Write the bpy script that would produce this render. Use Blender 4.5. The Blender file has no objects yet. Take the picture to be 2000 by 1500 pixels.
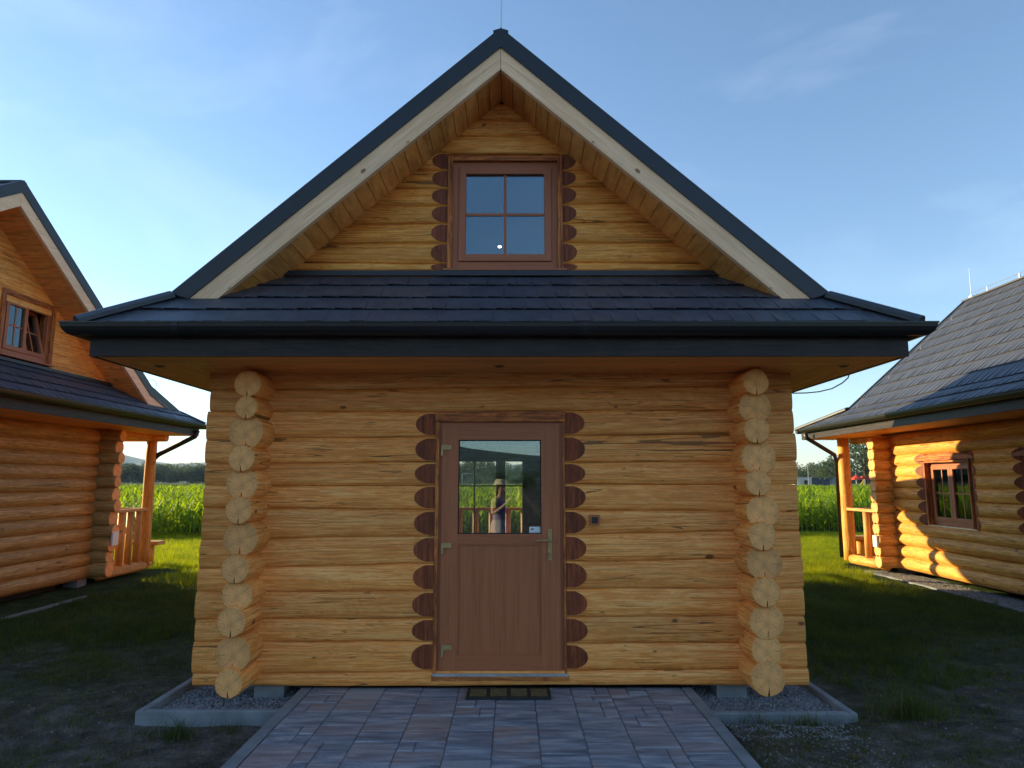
import bpy, bmesh, math, random
import numpy as np
from mathutils import Vector, Matrix, noise as mn

R = math.radians
rnd = random.Random(7)
sc = bpy.context.scene
COL = sc.collection

# ------------------------------------------------------------------ camera, sky, sun, exposure
CAM = Vector((0.097, -5.93, 1.70))
PITCH = R(8.11)
cd = bpy.data.cameras.new('camera'); cd.lens = 24.0; cd.sensor_width = 36.0
cd.clip_start = 0.05; cd.clip_end = 20000
cam = bpy.data.objects.new('camera', cd); COL.objects.link(cam)
cam.location = CAM; cam.rotation_euler = (R(90) + PITCH, 0, 0)
sc.camera = cam

SUN_K = -0.48            # metres towards the camera per metre to the right
SUN_D = 0.285            # metres down per metre to the right
sdir = Vector((1.0, SUN_K, -SUN_D)).normalized()       # direction the light travels
to_sun = -sdir
el = math.asin(to_sun.z); az = math.atan2(to_sun.x, to_sun.y)
world = bpy.data.worlds.new('World'); sc.world = world; world.use_nodes = True
wn = world.node_tree.nodes; wl = world.node_tree.links; wn.clear()
sky = wn.new('ShaderNodeTexSky'); sky.sky_type = 'NISHITA'; sky.sun_disc = False
sky.sun_elevation = el; sky.sun_rotation = az
sky.air_density = 1.0; sky.dust_density = 0.1; sky.ozone_density = 2.6
bg = wn.new('ShaderNodeBackground'); bg.inputs['Strength'].default_value = 0.118
# thin cirrus streaks
tc = wn.new('ShaderNodeTexCoord'); mp = wn.new('ShaderNodeMapping')
mp.inputs['Rotation'].default_value = (0.2, 0.35, 0.6); mp.inputs['Location'].default_value = (2.3, 1.1, 0.4); mp.inputs['Scale'].default_value = (1.2, 3.2, 5.0)
nz = wn.new('ShaderNodeTexNoise'); nz.inputs['Scale'].default_value = 1.6; nz.inputs['Detail'].default_value = 9
nz.inputs['Roughness'].default_value = 0.55; nz.inputs['Distortion'].default_value = 0.7
cr = wn.new('ShaderNodeValToRGB'); cr.color_ramp.elements[0].position = 0.50; cr.color_ramp.elements[1].position = 0.85
mixc = wn.new('ShaderNodeMix'); mixc.data_type = 'RGBA'
mul = wn.new('ShaderNodeMath'); mul.operation = 'MULTIPLY'; mul.inputs[1].default_value = 0.16
wl.new(tc.outputs['Generated'], mp.inputs['Vector']); wl.new(mp.outputs[0], nz.inputs['Vector'])
wl.new(nz.outputs['Fac'], cr.inputs['Fac']); wl.new(cr.outputs['Color'], mul.inputs[0])
wl.new(mul.outputs[0], mixc.inputs['Factor']); wl.new(sky.outputs['Color'], mixc.inputs['A'])
mixc.inputs['B'].default_value = (5.2, 5.6, 6.4, 1)
wl.new(mixc.outputs['Result'], bg.inputs['Color'])
wo = wn.new('ShaderNodeOutputWorld'); wl.new(bg.outputs[0], wo.inputs['Surface'])

sd = bpy.data.lights.new('sun', 'SUN'); sd.energy = 5.0; sd.angle = R(0.55); sd.color = (1.0, 0.79, 0.43)
sun = bpy.data.objects.new('sun', sd); COL.objects.link(sun)
sun.rotation_euler = sdir.to_track_quat('-Z', 'Y').to_euler(); sun.location = (-20, 10, 12)

sc.view_settings.view_transform = 'Standard'; sc.view_settings.look = 'None'
sc.view_settings.gamma = 1.0; sc.view_settings.use_curve_mapping = False
sc.view_settings.exposure = 1.27
sc.cycles.use_denoising = True
sc.cycles.max_bounces = 8; sc.cycles.transparent_max_bounces = 16; sc.cycles.volume_bounces = 0

F_ = 1333.0; CP, SP = math.cos(PITCH), math.sin(PITCH)
def P(px, py, y):                                   # point of the world plane y = const seen at a pixel
    Y = y - CAM.y
    t = (750 - py) / F_
    # (Z c - Y s) = t (Y c + Z s)
    Z = Y * (SP + t * CP) / (CP - t * SP)
    d = Y * CP + Z * SP
    return Vector((CAM.x + (px - 1000) / F_ * d, y, CAM.z + Z))

# ------------------------------------------------------------------ materials
def mat(name):
    m = bpy.data.materials.new(name); m.use_nodes = True
    nt = m.node_tree; b = nt.nodes['Principled BSDF']
    return m, nt, b
def N(nt, t, **k):
    n = nt.nodes.new(t)
    for a, v in k.items():
        if a in n.inputs: n.inputs[a].default_value = v
        else: setattr(n, a, v)
    return n
def L(nt, a, b): nt.links.new(a, b)
def ramp(nt, fac, stops, interp='LINEAR'):
    r = nt.nodes.new('ShaderNodeValToRGB'); r.color_ramp.interpolation = interp
    e = r.color_ramp.elements
    while len(e) < len(stops): e.new(0.5)
    for k, (p, c) in enumerate(stops):
        e[k].position = p; e[k].color = (c[0], c[1], c[2], 1) if hasattr(c, '__len__') else (c, c, c, 1)
    L(nt, fac, r.inputs['Fac']); return r.outputs['Color']
def mapping(nt, src, scale, loc=(0, 0, 0)):
    m = N(nt, 'ShaderNodeMapping'); m.inputs['Scale'].default_value = scale; m.inputs['Location'].default_value = loc
    L(nt, src, m.inputs['Vector']); return m.outputs[0]
def noise(nt, vec, scale, detail=4, rough=0.5, dist=0.0):
    n = N(nt, 'ShaderNodeTexNoise'); n.inputs['Scale'].default_value = scale; n.inputs['Detail'].default_value = detail
    n.inputs['Roughness'].default_value = rough; n.inputs['Distortion'].default_value = dist
    L(nt, vec, n.inputs['Vector']); return n.outputs['Fac']
def mixrgb(nt, fac, a, b, mode='MIX'):
    m = N(nt, 'ShaderNodeMix'); m.data_type = 'RGBA'; m.blend_type = mode
    for s, v in ((m.inputs['Factor'], fac), (m.inputs['A'], a), (m.inputs['B'], b)):
        if isinstance(v, (int, float)): s.default_value = v
        elif isinstance(v, tuple): s.default_value = (*v[:3], 1)
        else: L(nt, v, s)
    return m.outputs['Result']
def math_(nt, op, a, b=0.0, c=None):
    m = N(nt, 'ShaderNodeMath'); m.operation = op
    for s, v in zip(m.inputs, (a, b) if c is None else (a, b, c)):
        if isinstance(v, (int, float)): s.default_value = v
        else: L(nt, v, s)
    return m.outputs[0]
def bump(nt, b, h, strength, dist=0.01):
    n = N(nt, 'ShaderNodeBump'); n.inputs['Strength'].default_value = strength; n.inputs['Distance'].default_value = dist
    L(nt, h, n.inputs['Height']); L(nt, n.outputs[0], b.inputs['Normal'])

def wood(name, light, mid, dark, knotc=(0.10, 0.045, 0.015), figure=1.0, cracks=1.0, knots=1.0, rough=0.55, scale=1.0, var=0.25, fine=1.0):
    m, nt, b = mat(name)
    uv = N(nt, 'ShaderNodeTexCoord').outputs['UV']
    uvs = mapping(nt, uv, (scale, scale, 1))
    oi = N(nt, 'ShaderNodeObjectInfo')
    # fine fibre
    f1 = noise(nt, mapping(nt, uvs, (2.2, 60, 1)), 1.0, 5, 0.6, 0.2)
    f2 = noise(nt, mapping(nt, uvs, (0.8, 17, 1)), 1.0, 5, 0.6, 0.9)
    # cathedral figure: contour lines of a slow noise
    slow = noise(nt, mapping(nt, uvs, (0.9, 5.0, 1)), 1.0, 2, 0.45, 1.1)
    fr = math_(nt, 'FRACT', math_(nt, 'MULTIPLY', slow, 17.0))
    tri = math_(nt, 'ABSOLUTE', math_(nt, 'SUBTRACT', fr, 0.5))          # 0..0.5
    fig = ramp(nt, tri, [(0.0, 0.0), (0.18, 0.35), (0.5, 1.0)])
    base = ramp(nt, f2, [(0.34, dark), (0.5, mid), (0.66, light)])
    patch = noise(nt, mapping(nt, uvs, (0.9, 2.6, 1)), 1.0, 3, 0.5)
    figline = ramp(nt, tri, [(0.0, 1.0), (0.16, 0.0)])
    c = mixrgb(nt, math_(nt, 'MULTIPLY', fig, 0.55 * figure), base, light)
    c = mixrgb(nt, math_(nt, 'MULTIPLY', figline, 0.42 * figure), c, dark)
    c = mixrgb(nt, ramp(nt, patch, [(0.42, 0.0), (0.7, 0.45)]), c, tuple(x * 0.72 for x in mid))
    c = mixrgb(nt, ramp(nt, f1, [(0.38, 0.75 * fine), (0.55, 0.0)]), c, tuple(x * 0.6 for x in dark))
    mot = noise(nt, mapping(nt, uvs, (5.5, 30, 1), (2, 5, 0)), 1.0, 6, 0.65, 0.5)
    c = mixrgb(nt, math_(nt, 'MULTIPLY', ramp(nt, mot, [(0.50, 0.0), (0.62, 1.0)]), 0.7 * fine), c, dark)
    c = mixrgb(nt, math_(nt, 'MULTIPLY', ramp(nt, mot, [(0.34, 1.0), (0.46, 0.0)]), 0.5 * fine), c, light)
    # knots
    v = N(nt, 'ShaderNodeTexVoronoi'); v.inputs['Scale'].default_value = 1.0; v.inputs['Randomness'].default_value = 1.0
    L(nt, mapping(nt, uvs, (2.9, 5.0, 1)), v.inputs['Vector'])
    dist = math_(nt, 'ADD', v.outputs['Distance'], math_(nt, 'MULTIPLY', math_(nt, 'SUBTRACT', noise(nt, mapping(nt, uvs, (16, 30, 1)), 1.0, 2), 0.5), 0.05))
    sep = N(nt, 'ShaderNodeSeparateColor'); L(nt, v.outputs['Color'], sep.inputs[0])
    size = math_(nt, 'MULTIPLY', ramp(nt, sep.outputs[0], [(0.35, 0.0), (1.0, 1.0)]), 0.115)
    kn = math_(nt, 'LESS_THAN', dist, size)
    halo = ramp(nt, math_(nt, 'SUBTRACT', dist, size), [(0.0, 1.0), (0.06, 0.0)])
    c = mixrgb(nt, math_(nt, 'MULTIPLY', halo, 0.45 * knots), c, tuple(x * 0.6 for x in dark))
    c = mixrgb(nt, math_(nt, 'MULTIPLY', kn, 0.8 * knots), c, knotc)
    # drying cracks
    cn = noise(nt, mapping(nt, uvs, (0.30, 8.5, 1), (3.1, 7.7, 0)), 1.0, 1.2, 0.5)
    line = math_(nt, 'LESS_THAN', math_(nt, 'ABSOLUTE', math_(nt, 'SUBTRACT', cn, 0.5)), 0.0048)
    where = math_(nt, 'GREATER_THAN', noise(nt, mapping(nt, uvs, (0.5, 2.2, 1), (9, 2, 0)), 1.0, 1), 0.51)
    ck = math_(nt, 'MULTIPLY', math_(nt, 'MULTIPLY', line, where), 0.85 * cracks)
    c = mixrgb(nt, ck, c, (0.03, 0.012, 0.005))
    # short hair cracks
    cn2 = noise(nt, mapping(nt, uvs, (1.3, 22, 1), (7, 1, 0)), 1.0, 1.0, 0.5)
    ck2 = math_(nt, 'MULTIPLY', math_(nt, 'LESS_THAN', math_(nt, 'ABSOLUTE', math_(nt, 'SUBTRACT', cn2, 0.5)), 0.011), math_(nt, 'GREATER_THAN', noise(nt, mapping(nt, uvs, (1.6, 6, 1), (4, 4, 0)), 1.0, 1), 0.56))
    c = mixrgb(nt, math_(nt, 'MULTIPLY', ck2, 0.6 * cracks), c, (0.09, 0.035, 0.010))
    hs = N(nt, 'ShaderNodeHueSaturation'); L(nt, c, hs.inputs['Color'])
    L(nt, math_(nt, 'MULTIPLY_ADD', oi.outputs['Random'], var, 1.0 - var * 0.5), hs.inputs['Value'])
    L(nt, hs.outputs[0], b.inputs['Base Color']); b.inputs['Roughness'].default_value = rough
    b.inputs['Specular IOR Level'].default_value = 0.3
    h = math_(nt, 'SUBTRACT', math_(nt, 'ADD', math_(nt, 'MULTIPLY', f1, 0.4), math_(nt, 'MULTIPLY', f2, 0.5)), math_(nt, 'MULTIPLY', ck, 1.5))
    bump(nt, b, h, 0.55, 0.004)
    return m
M = {}
M['log'] = wood('log_wood', (1.0, 0.505, 0.165), (0.97, 0.360, 0.080), (0.74, 0.225, 0.036), figure=0.8, cracks=0.8, fine=0.75)
M['log_dry'] = wood('log_wood_side', (0.92, 0.50, 0.125), (0.80, 0.37, 0.070), (0.60, 0.235, 0.036), figure=0.45, knots=0.6, cracks=0.7)
M['log_left'] = wood('log_wood_left', (0.66, 0.425, 0.165), (0.52, 0.310, 0.100), (0.38, 0.205, 0.058), figure=0.5, knots=0.6, cracks=0.7)  # same log wood, darker and duller to offset warm bounce light
M['gable'] = wood('gable_wood', (1.0, 0.535, 0.15), (0.96, 0.385, 0.070), (0.70, 0.225, 0.030), fine=0.8, figure=0.8, cracks=0.8)
M['soffit'] = wood('soffit_wood', (0.98, 0.49, 0.15), (0.92, 0.40, 0.10), (0.80, 0.31, 0.068), figure=0.4, cracks=0.0, knots=0.7, var=0.2)
M['pale'] = wood('pale_pine', (1.0, 0.68, 0.43), (0.97, 0.62, 0.37), (0.86, 0.50, 0.27), knotc=(0.22, 0.08, 0.03), fine=0.35, figure=0.3, cracks=0.15, knots=1.0, scale=1.6, var=0.08)
M['stain'] = wood('stained_cut_wood', (0.38, 0.088, 0.026), (0.27, 0.060, 0.018), (0.14, 0.031, 0.010), knotc=(0.03, 0.01, 0.005), figure=0.7, cracks=0.4, knots=0.2, var=0.25)
M['trim'] = wood('stained_trim_wood', (0.80, 0.26, 0.055), (0.52, 0.145, 0.035), (0.18, 0.045, 0.016), knotc=(0.04, 0.012, 0.006), figure=0.8, cracks=0.5, knots=0.5, var=0.1)
M['fascia'] = wood('fascia_wood', (0.048, 0.030, 0.026), (0.027, 0.018, 0.017), (0.011, 0.008, 0.008), knotc=(0.004, 0.004, 0.004), figure=0.8, cracks=0.3, knots=1.0, rough=0.5, var=0.1)
M['plank'] = wood('plank_wood', (0.72, 0.42, 0.15), (0.62, 0.32, 0.09), (0.50, 0.24, 0.06), figure=0.5, cracks=0.1, knots=1.0)

def end_grain():
    m, nt, b = mat('end_grain')
    uv = N(nt, 'ShaderNodeTexCoord').outputs['UV']
    sp = N(nt, 'ShaderNodeVectorMath'); sp.operation = 'LENGTH'; 
    wob = noise(nt, uv, 9.0, 2, 0.5)
    L(nt, uv, sp.inputs[0])
    rad = math_(nt, 'ADD', sp.outputs['Value'], math_(nt, 'MULTIPLY', wob, 0.02))
    rings = ramp(nt, math_(nt, 'ABSOLUTE', math_(nt, 'SUBTRACT', math_(nt, 'FRACT', math_(nt, 'MULTIPLY', rad, 62.0)), 0.5)), [(0.0, 0.0), (0.3, 1.0)])
    speck = noise(nt, uv, 60.0, 3, 0.6)
    c = mixrgb(nt, rings, (0.88, 0.385, 0.125), (1.0, 0.47, 0.155))
    c = mixrgb(nt, ramp(nt, rad, [(0.0, 0.5), (0.05, 0.0)]), c, (0.50, 0.24, 0.09))
    c = mixrgb(nt, ramp(nt, speck, [(0.35, 0.3), (0.55, 0.0)]), c, (0.36, 0.17, 0.065))
    c = mixrgb(nt, ramp(nt, noise(nt, uv, 12.0, 3, 0.6), [(0.45, 0.0), (0.75, 0.5)]), c, (0.40, 0.19, 0.075))
    oi = N(nt, 'ShaderNodeObjectInfo'); gd = N(nt, 'ShaderNodeTexGradient'); gd.gradient_type = 'RADIAL'; L(nt, uv, gd.inputs['Vector'])
    ang = math_(nt, 'ADD', math_(nt, 'MULTIPLY', gd.outputs['Fac'], 7.0), math_(nt, 'ADD', math_(nt, 'MULTIPLY', wob, 0.8), math_(nt, 'MULTIPLY', oi.outputs['Random'], 5.0)))
    ray_ = math_(nt, 'LESS_THAN', math_(nt, 'ABSOLUTE', math_(nt, 'SUBTRACT', math_(nt, 'FRACT', ang), 0.5)), 0.022)
    ck = math_(nt, 'MULTIPLY', math_(nt, 'MULTIPLY', ray_, math_(nt, 'GREATER_THAN', noise(nt, uv, 14.0, 1), 0.47)), 0.55)
    c = mixrgb(nt, ck, c, (0.10, 0.04, 0.015))
    c = mixrgb(nt, ramp(nt, rad, [(0.085, 0.0), (0.15, 0.4)]), c, (0.50, 0.24, 0.08))
    hs = N(nt, 'ShaderNodeHueSaturation'); L(nt, c, hs.inputs['Color']); L(nt, math_(nt, 'MULTIPLY_ADD', oi.outputs['Random'], 0.25, 0.85), hs.inputs['Value'])
    L(nt, hs.outputs[0], b.inputs['Base Color']); b.inputs['Roughness'].default_value = 0.8
    bump(nt, b, math_(nt, 'ADD', speck, rings), 0.3, 0.003)
    return m
M['end'] = end_grain()

def plain(name, col, rough=0.6, metal=0.0, nscale=8.0, amt=0.25, bmp=0.15, coat=0.0, spec=0.5):
    m, nt, b = mat(name)
    oc = N(nt, 'ShaderNodeTexCoord').outputs['Object']
    n1 = noise(nt, oc, nscale, 5, 0.6)
    n2 = noise(nt, oc, nscale * 9, 3, 0.6)
    lo = tuple(x * (1 - amt) for x in col); hi = tuple(min(1, x * (1 + amt)) for x in col)
    c = ramp(nt, n1, [(0.3, lo), (0.7, hi)])
    L(nt, c, b.inputs['Base Color'])
    L(nt, math_(nt, 'MULTIPLY_ADD', n2, 0.25, rough - 0.12), b.inputs['Roughness'])
    b.inputs['Metallic'].default_value = metal; b.inputs['Specular IOR Level'].default_value = spec
    if coat: b.inputs['Coat Weight'].default_value = coat
    if bmp: bump(nt, b, n2, bmp, 0.004)
    return m
M['roof'] = plain('roof_metal_tile', (0.058, 0.064, 0.083), 0.45, 0.0, 5, 0.25, 0.25)
M['lip'] = plain('sunlit_tile_edge', (0.16, 0.145, 0.10), 0.8, 0.0, 14, 0.5, 0.3)  # paler and tanner than the tile: sunlight on the edges painted in
M['verge'] = plain('roof_flashing', (0.015, 0.019, 0.029), 0.45, 0.0, 3, 0.15, 0.05)
M['gutter'] = plain('gutter_metal', (0.010, 0.009, 0.010), 0.4, 0.0, 3, 0.2, 0.03)
M['brass'] = plain('aged_bronze', (0.40, 0.27, 0.12), 0.4, 0.3, 20, 0.2, 0.05)
M['steel'] = plain('galvanised_steel', (0.55, 0.56, 0.58), 0.4, 0.8, 12, 0.15, 0.05)
M['white'] = plain('white_plastic', (0.75, 0.76, 0.77), 0.5, 0, 10, 0.05, 0.0)
M['rubber'] = plain('black_rubber', (0.012, 0.012, 0.012), 0.65, 0, 30, 0.3, 0.3)
M['coir'] = plain('coir_bristle', (0.15, 0.095, 0.035), 0.95, 0, 60, 0.5, 0.8)
M['concrete'] = plain('concrete', (0.20, 0.215, 0.23), 0.9, 0, 4, 0.25, 0.5)
M['darkwood'] = plain('interior_floor', (0.22, 0.14, 0.08), 0.6, 0, 3, 0.3, 0.1)
M['dark'] = plain('dark_gap', (0.02, 0.018, 0.016), 0.9, 0, 3, 0.2, 0.0)
M['cable'] = plain('cable_black', (0.02, 0.022, 0.025), 0.5, 0, 3, 0.1, 0.0)
M['skin'] = plain('skin', (0.55, 0.32, 0.23), 0.5, 0, 4, 0.08, 0.05)
M['straw'] = plain('straw_hat', (0.62, 0.50, 0.33), 0.9, 0, 40, 0.25, 0.5)
M['top'] = plain('purple_top', (0.26, 0.20, 0.36), 0.85, 0, 10, 0.2, 0.3)
M['skirt'] = plain('pale_skirt', (0.52, 0.44, 0.46), 0.85, 0, 6, 0.2, 0.3)
M['hair'] = plain('brown_hair', (0.07, 0.04, 0.02), 0.6, 0, 30, 0.4, 0.3)
M['container_white'] = plain('container_white', (0.60, 0.60, 0.56), 0.6, 0, 1, 0.1, 0.1)
M['container_blue'] = plain('container_blue', (0.05, 0.08, 0.15), 0.6, 0, 1, 0.2, 0.1)
M['container_grey'] = plain('container_grey', (0.35, 0.36, 0.38), 0.6, 0, 1, 0.1, 0.1)
M['red'] = plain('red_canvas', (0.62, 0.05, 0.03), 0.8, 0, 1, 0.1, 0.1)
M['yellow'] = plain('yellow_plastic', (0.65, 0.42, 0.03), 0.5, 0, 1, 0.1, 0.1)
M['wallboard'] = plain('interior_wall', (0.35, 0.22, 0.11), 0.7, 0, 3, 0.2, 0.1)

def pvc():
    m, nt, b = mat('brown_laminate')
    uv = N(nt, 'ShaderNodeTexCoord').outputs['UV']
    g = noise(nt, mapping(nt, uv, (1.5, 90, 1)), 1.0, 4, 0.6, 0.1)
    g2 = noise(nt, mapping(nt, uv, (0.7, 16, 1)), 1.0, 2, 0.5, 0.2)
    c = ramp(nt, g, [(0.25, (0.25, 0.070, 0.024)), (0.6, (0.42, 0.120, 0.040))])
    c = mixrgb(nt, ramp(nt, g2, [(0.4, 0.0), (0.65, 0.4)]), c, (0.48, 0.145, 0.052))
    L(nt, c, b.inputs['Base Color']); b.inputs['Roughness'].default_value = 0.5
    bump(nt, b, g, 0.12, 0.002)
    return m
M['pvc'] = pvc()

def glass():
    m, nt, b = mat('window_glass')
    nt.nodes.remove(b)
    out = [n for n in nt.nodes if n.type == 'OUTPUT_MATERIAL'][0]
    tr = N(nt, 'ShaderNodeBsdfTransparent'); tr.inputs[0].default_value = (0.94, 0.96, 0.95, 1)
    gl = N(nt, 'ShaderNodeBsdfGlossy'); gl.inputs['Roughness'].default_value = 0.0
    gl.inputs['Color'].default_value = (0.68, 0.86, 1.0, 1)
    oc = N(nt, 'ShaderNodeTexCoord').outputs['Object']
    bp = N(nt, 'ShaderNodeBump'); bp.inputs['Strength'].default_value = 0.05; bp.inputs['Distance'].default_value = 0.01
    L(nt, noise(nt, oc, 1.7, 1), bp.inputs['Height']); L(nt, bp.outputs[0], gl.inputs['Normal'])
    fr = N(nt, 'ShaderNodeFresnel'); fr.inputs['IOR'].default_value = 2.1
    mx = N(nt, 'ShaderNodeMixShader'); L(nt, fr.outputs[0], mx.inputs[0])
    L(nt, tr.outputs[0], mx.inputs[1]); L(nt, gl.outputs[0], mx.inputs[2]); L(nt, mx.outputs[0], out.inputs[0])
    return m
M['glass'] = glass()

def paver_mat():
    m, nt, b = mat('paver_concrete')
    oc = N(nt, 'ShaderNodeTexCoord').outputs['Object']
    oi = N(nt, 'ShaderNodeObjectInfo')
    off = N(nt, 'ShaderNodeVectorMath'); off.operation = 'ADD'; L(nt, oc, off.inputs[0])
    cmb = N(nt, 'ShaderNodeCombineXYZ'); L(nt, math_(nt, 'MULTIPLY', oi.outputs['Random'], 40.0), cmb.inputs[0])
    L(nt, math_(nt, 'MULTIPLY', oi.outputs['Random'], 23.0), cmb.inputs[1]); L(nt, cmb.outputs[0], off.inputs[1])
    v = off.outputs[0]
    streak = noise(nt, mapping(nt, v, (3, 14, 1)), 1.0, 5, 0.6, 0.5)
    cloud = noise(nt, mapping(nt, v, (2.2, 3.5, 1)), 1.0, 3, 0.55, 0.4)
    base = ramp(nt, streak, [(0.32, (0.115, 0.125, 0.155)), (0.5, (0.225, 0.245, 0.290)), (0.68, (0.40, 0.425, 0.465))])
    rsel = ramp(nt, oi.outputs['Random'], [(0.0, 0.12), (0.5, 0.25), (0.78, 0.6), (0.9, 1.0)])
    rust = math_(nt, 'MULTIPLY', rsel, ramp(nt, cloud, [(0.38, 0.0), (0.56, 1.0)]))
    c = mixrgb(nt, math_(nt, 'MULTIPLY', rust, 0.5), base, mixrgb(nt, streak, (0.34, 0.17, 0.11), (0.54, 0.33, 0.23)))
    lt = math_(nt, 'GREATER_THAN', oi.outputs['Random'], 0.92)
    c = mixrgb(nt, math_(nt, 'MULTIPLY', lt, 0.7), c, (0.34, 0.35, 0.37))
    fine = noise(nt, v, 140.0, 3, 0.6)
    c = mixrgb(nt, ramp(nt, fine, [(0.35, 0.4), (0.5, 0.0)]), c, (0.05, 0.055, 0.065))
    L(nt, c, b.inputs['Base Color']); b.inputs['Roughness'].default_value = 0.75
    bump(nt, b, math_(nt, 'ADD', fine, streak), 0.4, 0.004)
    return m
M['paver'] = paver_mat()

def ground_mat():
    m, nt, b = mat('ground_soil_and_fields')
    oc = N(nt, 'ShaderNodeTexCoord').outputs['Object']
    sp = N(nt, 'ShaderNodeSeparateXYZ'); L(nt, oc, sp.inputs[0])
    big = noise(nt, oc, 0.55, 5, 0.6); med = noise(nt, oc, 5.0, 6, 0.65); fine = noise(nt, oc, 60.0, 4, 0.7)
    soil = ramp(nt, med, [(0.3, (0.052, 0.046, 0.036)), (0.5, (0.108, 0.098, 0.080)), (0.68, (0.19, 0.175, 0.150))])
    soil = mixrgb(nt, ramp(nt, fine, [(0.35, 0.6), (0.55, 0.0)]), soil, (0.025, 0.021, 0.017))
    peb = N(nt, 'ShaderNodeTexVoronoi'); peb.inputs['Scale'].default_value = 34.0; L(nt, oc, peb.inputs['Vector'])
    pm = math_(nt, 'MULTIPLY', math_(nt, 'LESS_THAN', peb.outputs['Distance'], 0.22), math_(nt, 'GREATER_THAN', noise(nt, oc, 7.0, 3), 0.53))
    soil = mixrgb(nt, math_(nt, 'MULTIPLY', pm, 0.5), soil, (0.20, 0.195, 0.18))
    green = ramp(nt, med, [(0.3, (0.022, 0.040, 0.010)), (0.7, (0.055, 0.085, 0.022))])
    gm = ramp(nt, math_(nt, 'ADD', math_(nt, 'MULTIPLY', sp.outputs['Y'], 0.10), big), [(0.45, 0.0), (0.85, 0.8)])
    near = mixrgb(nt, gm, soil, green)
    fieldn = noise(nt, mapping(nt, oc, (0.004, 0.02, 1)), 1.0, 3, 0.5)
    far = ramp(nt, fieldn, [(0.35, (0.13, 0.12, 0.055)), (0.5, (0.11, 0.12, 0.05)), (0.65, (0.07, 0.11, 0.03))])
    isfar = ramp(nt, math_(nt, 'MULTIPLY', sp.outputs['Y'], 0.001), [(0.075, 0.0), (0.085, 1.0)])
    c = mixrgb(nt, isfar, near, far)
    L(nt, c, b.inputs['Base Color']); b.inputs['Roughness'].default_value = 0.95
    b.inputs['Specular IOR Level'].default_value = 0.0
    bump(nt, b, math_(nt, 'ADD', math_(nt, 'ADD', med, math_(nt, 'MULTIPLY', fine, 0.3)), math_(nt, 'MULTIPLY', pm, 0.25)), 0.7, 0.03)
    return m
M['ground'] = ground_mat()

def leafy(name, lo, hi, trans=0.35, nscale=3.0, use_inst=True, tcol=None):
    m, nt, b = mat(name)
    nt.nodes.remove(b)
    out = [n for n in nt.nodes if n.type == 'OUTPUT_MATERIAL'][0]
    oc = N(nt, 'ShaderNodeTexCoord').outputs['Object']
    geo = N(nt, 'ShaderNodeNewGeometry'); 
    n1 = noise(nt, geo.outputs['Position'], nscale, 3, 0.6)
    n2 = noise(nt, oc, nscale * 6, 2, 0.6)
    c = ramp(nt, math_(nt, 'ADD', math_(nt, 'MULTIPLY', n1, 0.6), math_(nt, 'MULTIPLY', n2, 0.4)), [(0.32, lo), (0.66, hi)])
    df = N(nt, 'ShaderNodeBsdfPrincipled'); L(nt, c, df.inputs['Base Color']); df.inputs['Roughness'].default_value = 0.6
    df.inputs['Specular IOR Level'].default_value = 0.25
    tl = N(nt, 'ShaderNodeBsdfTranslucent')
    hs = N(nt, 'ShaderNodeHueSaturation'); hs.inputs['Value'].default_value = 1.9; hs.inputs['Saturation'].default_value = 1.1
    hs.inputs['Hue'].default_value = 0.48; L(nt, c, hs.inputs['Color']); L(nt, hs.outputs[0], tl.inputs['Color'])
    mx = N(nt, 'ShaderNodeMixShader'); mx.inputs[0].default_value = trans
    L(nt, df.outputs[0], mx.inputs[1]); L(nt, tl.outputs[0], mx.inputs[2]); L(nt, mx.outputs[0], out.inputs[0])
    return m
M['grass'] = leafy('grass_blades', (0.022, 0.048, 0.010), (0.090, 0.125, 0.020), 0.5, 1.2)
M['lush'] = leafy('sunlit_grass_blades', (0.085, 0.140, 0.010), (0.27, 0.330, 0.016), 0.55, 1.2)  # same lawn grass, sunlight painted in as a brighter yellow-green
M['drygrass'] = leafy('dry_grass_blades', (0.10, 0.09, 0.04), (0.20, 0.17, 0.08), 0.3, 2)
M['corn'] = leafy('corn_leaves', (0.065, 0.130, 0.012), (0.21, 0.31, 0.035), 0.55, 0.8)
M['tree'] = leafy('tree_leaves', (0.030, 0.062, 0.024), (0.085, 0.125, 0.045), 0.25, 0.35)
M['tree2'] = leafy('willow_leaves', (0.050, 0.085, 0.035), (0.11, 0.15, 0.065), 0.25, 0.35)
M['forest'] = plain('forest_hill', (0.035, 0.055, 0.028), 0.95, 0, 0.012, 0.45, 0.0)
M['bark'] = plain('bark', (0.10, 0.075, 0.05), 0.9, 0, 6, 0.4, 0.6)
M['stone'] = plain('gravel_stone', (0.24, 0.245, 0.26), 0.85, 0, 55, 0.85, 0.3)
M['pebble'] = plain('pale_pebble', (0.20, 0.195, 0.175), 0.85, 0, 20, 0.5, 0.3)

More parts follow.
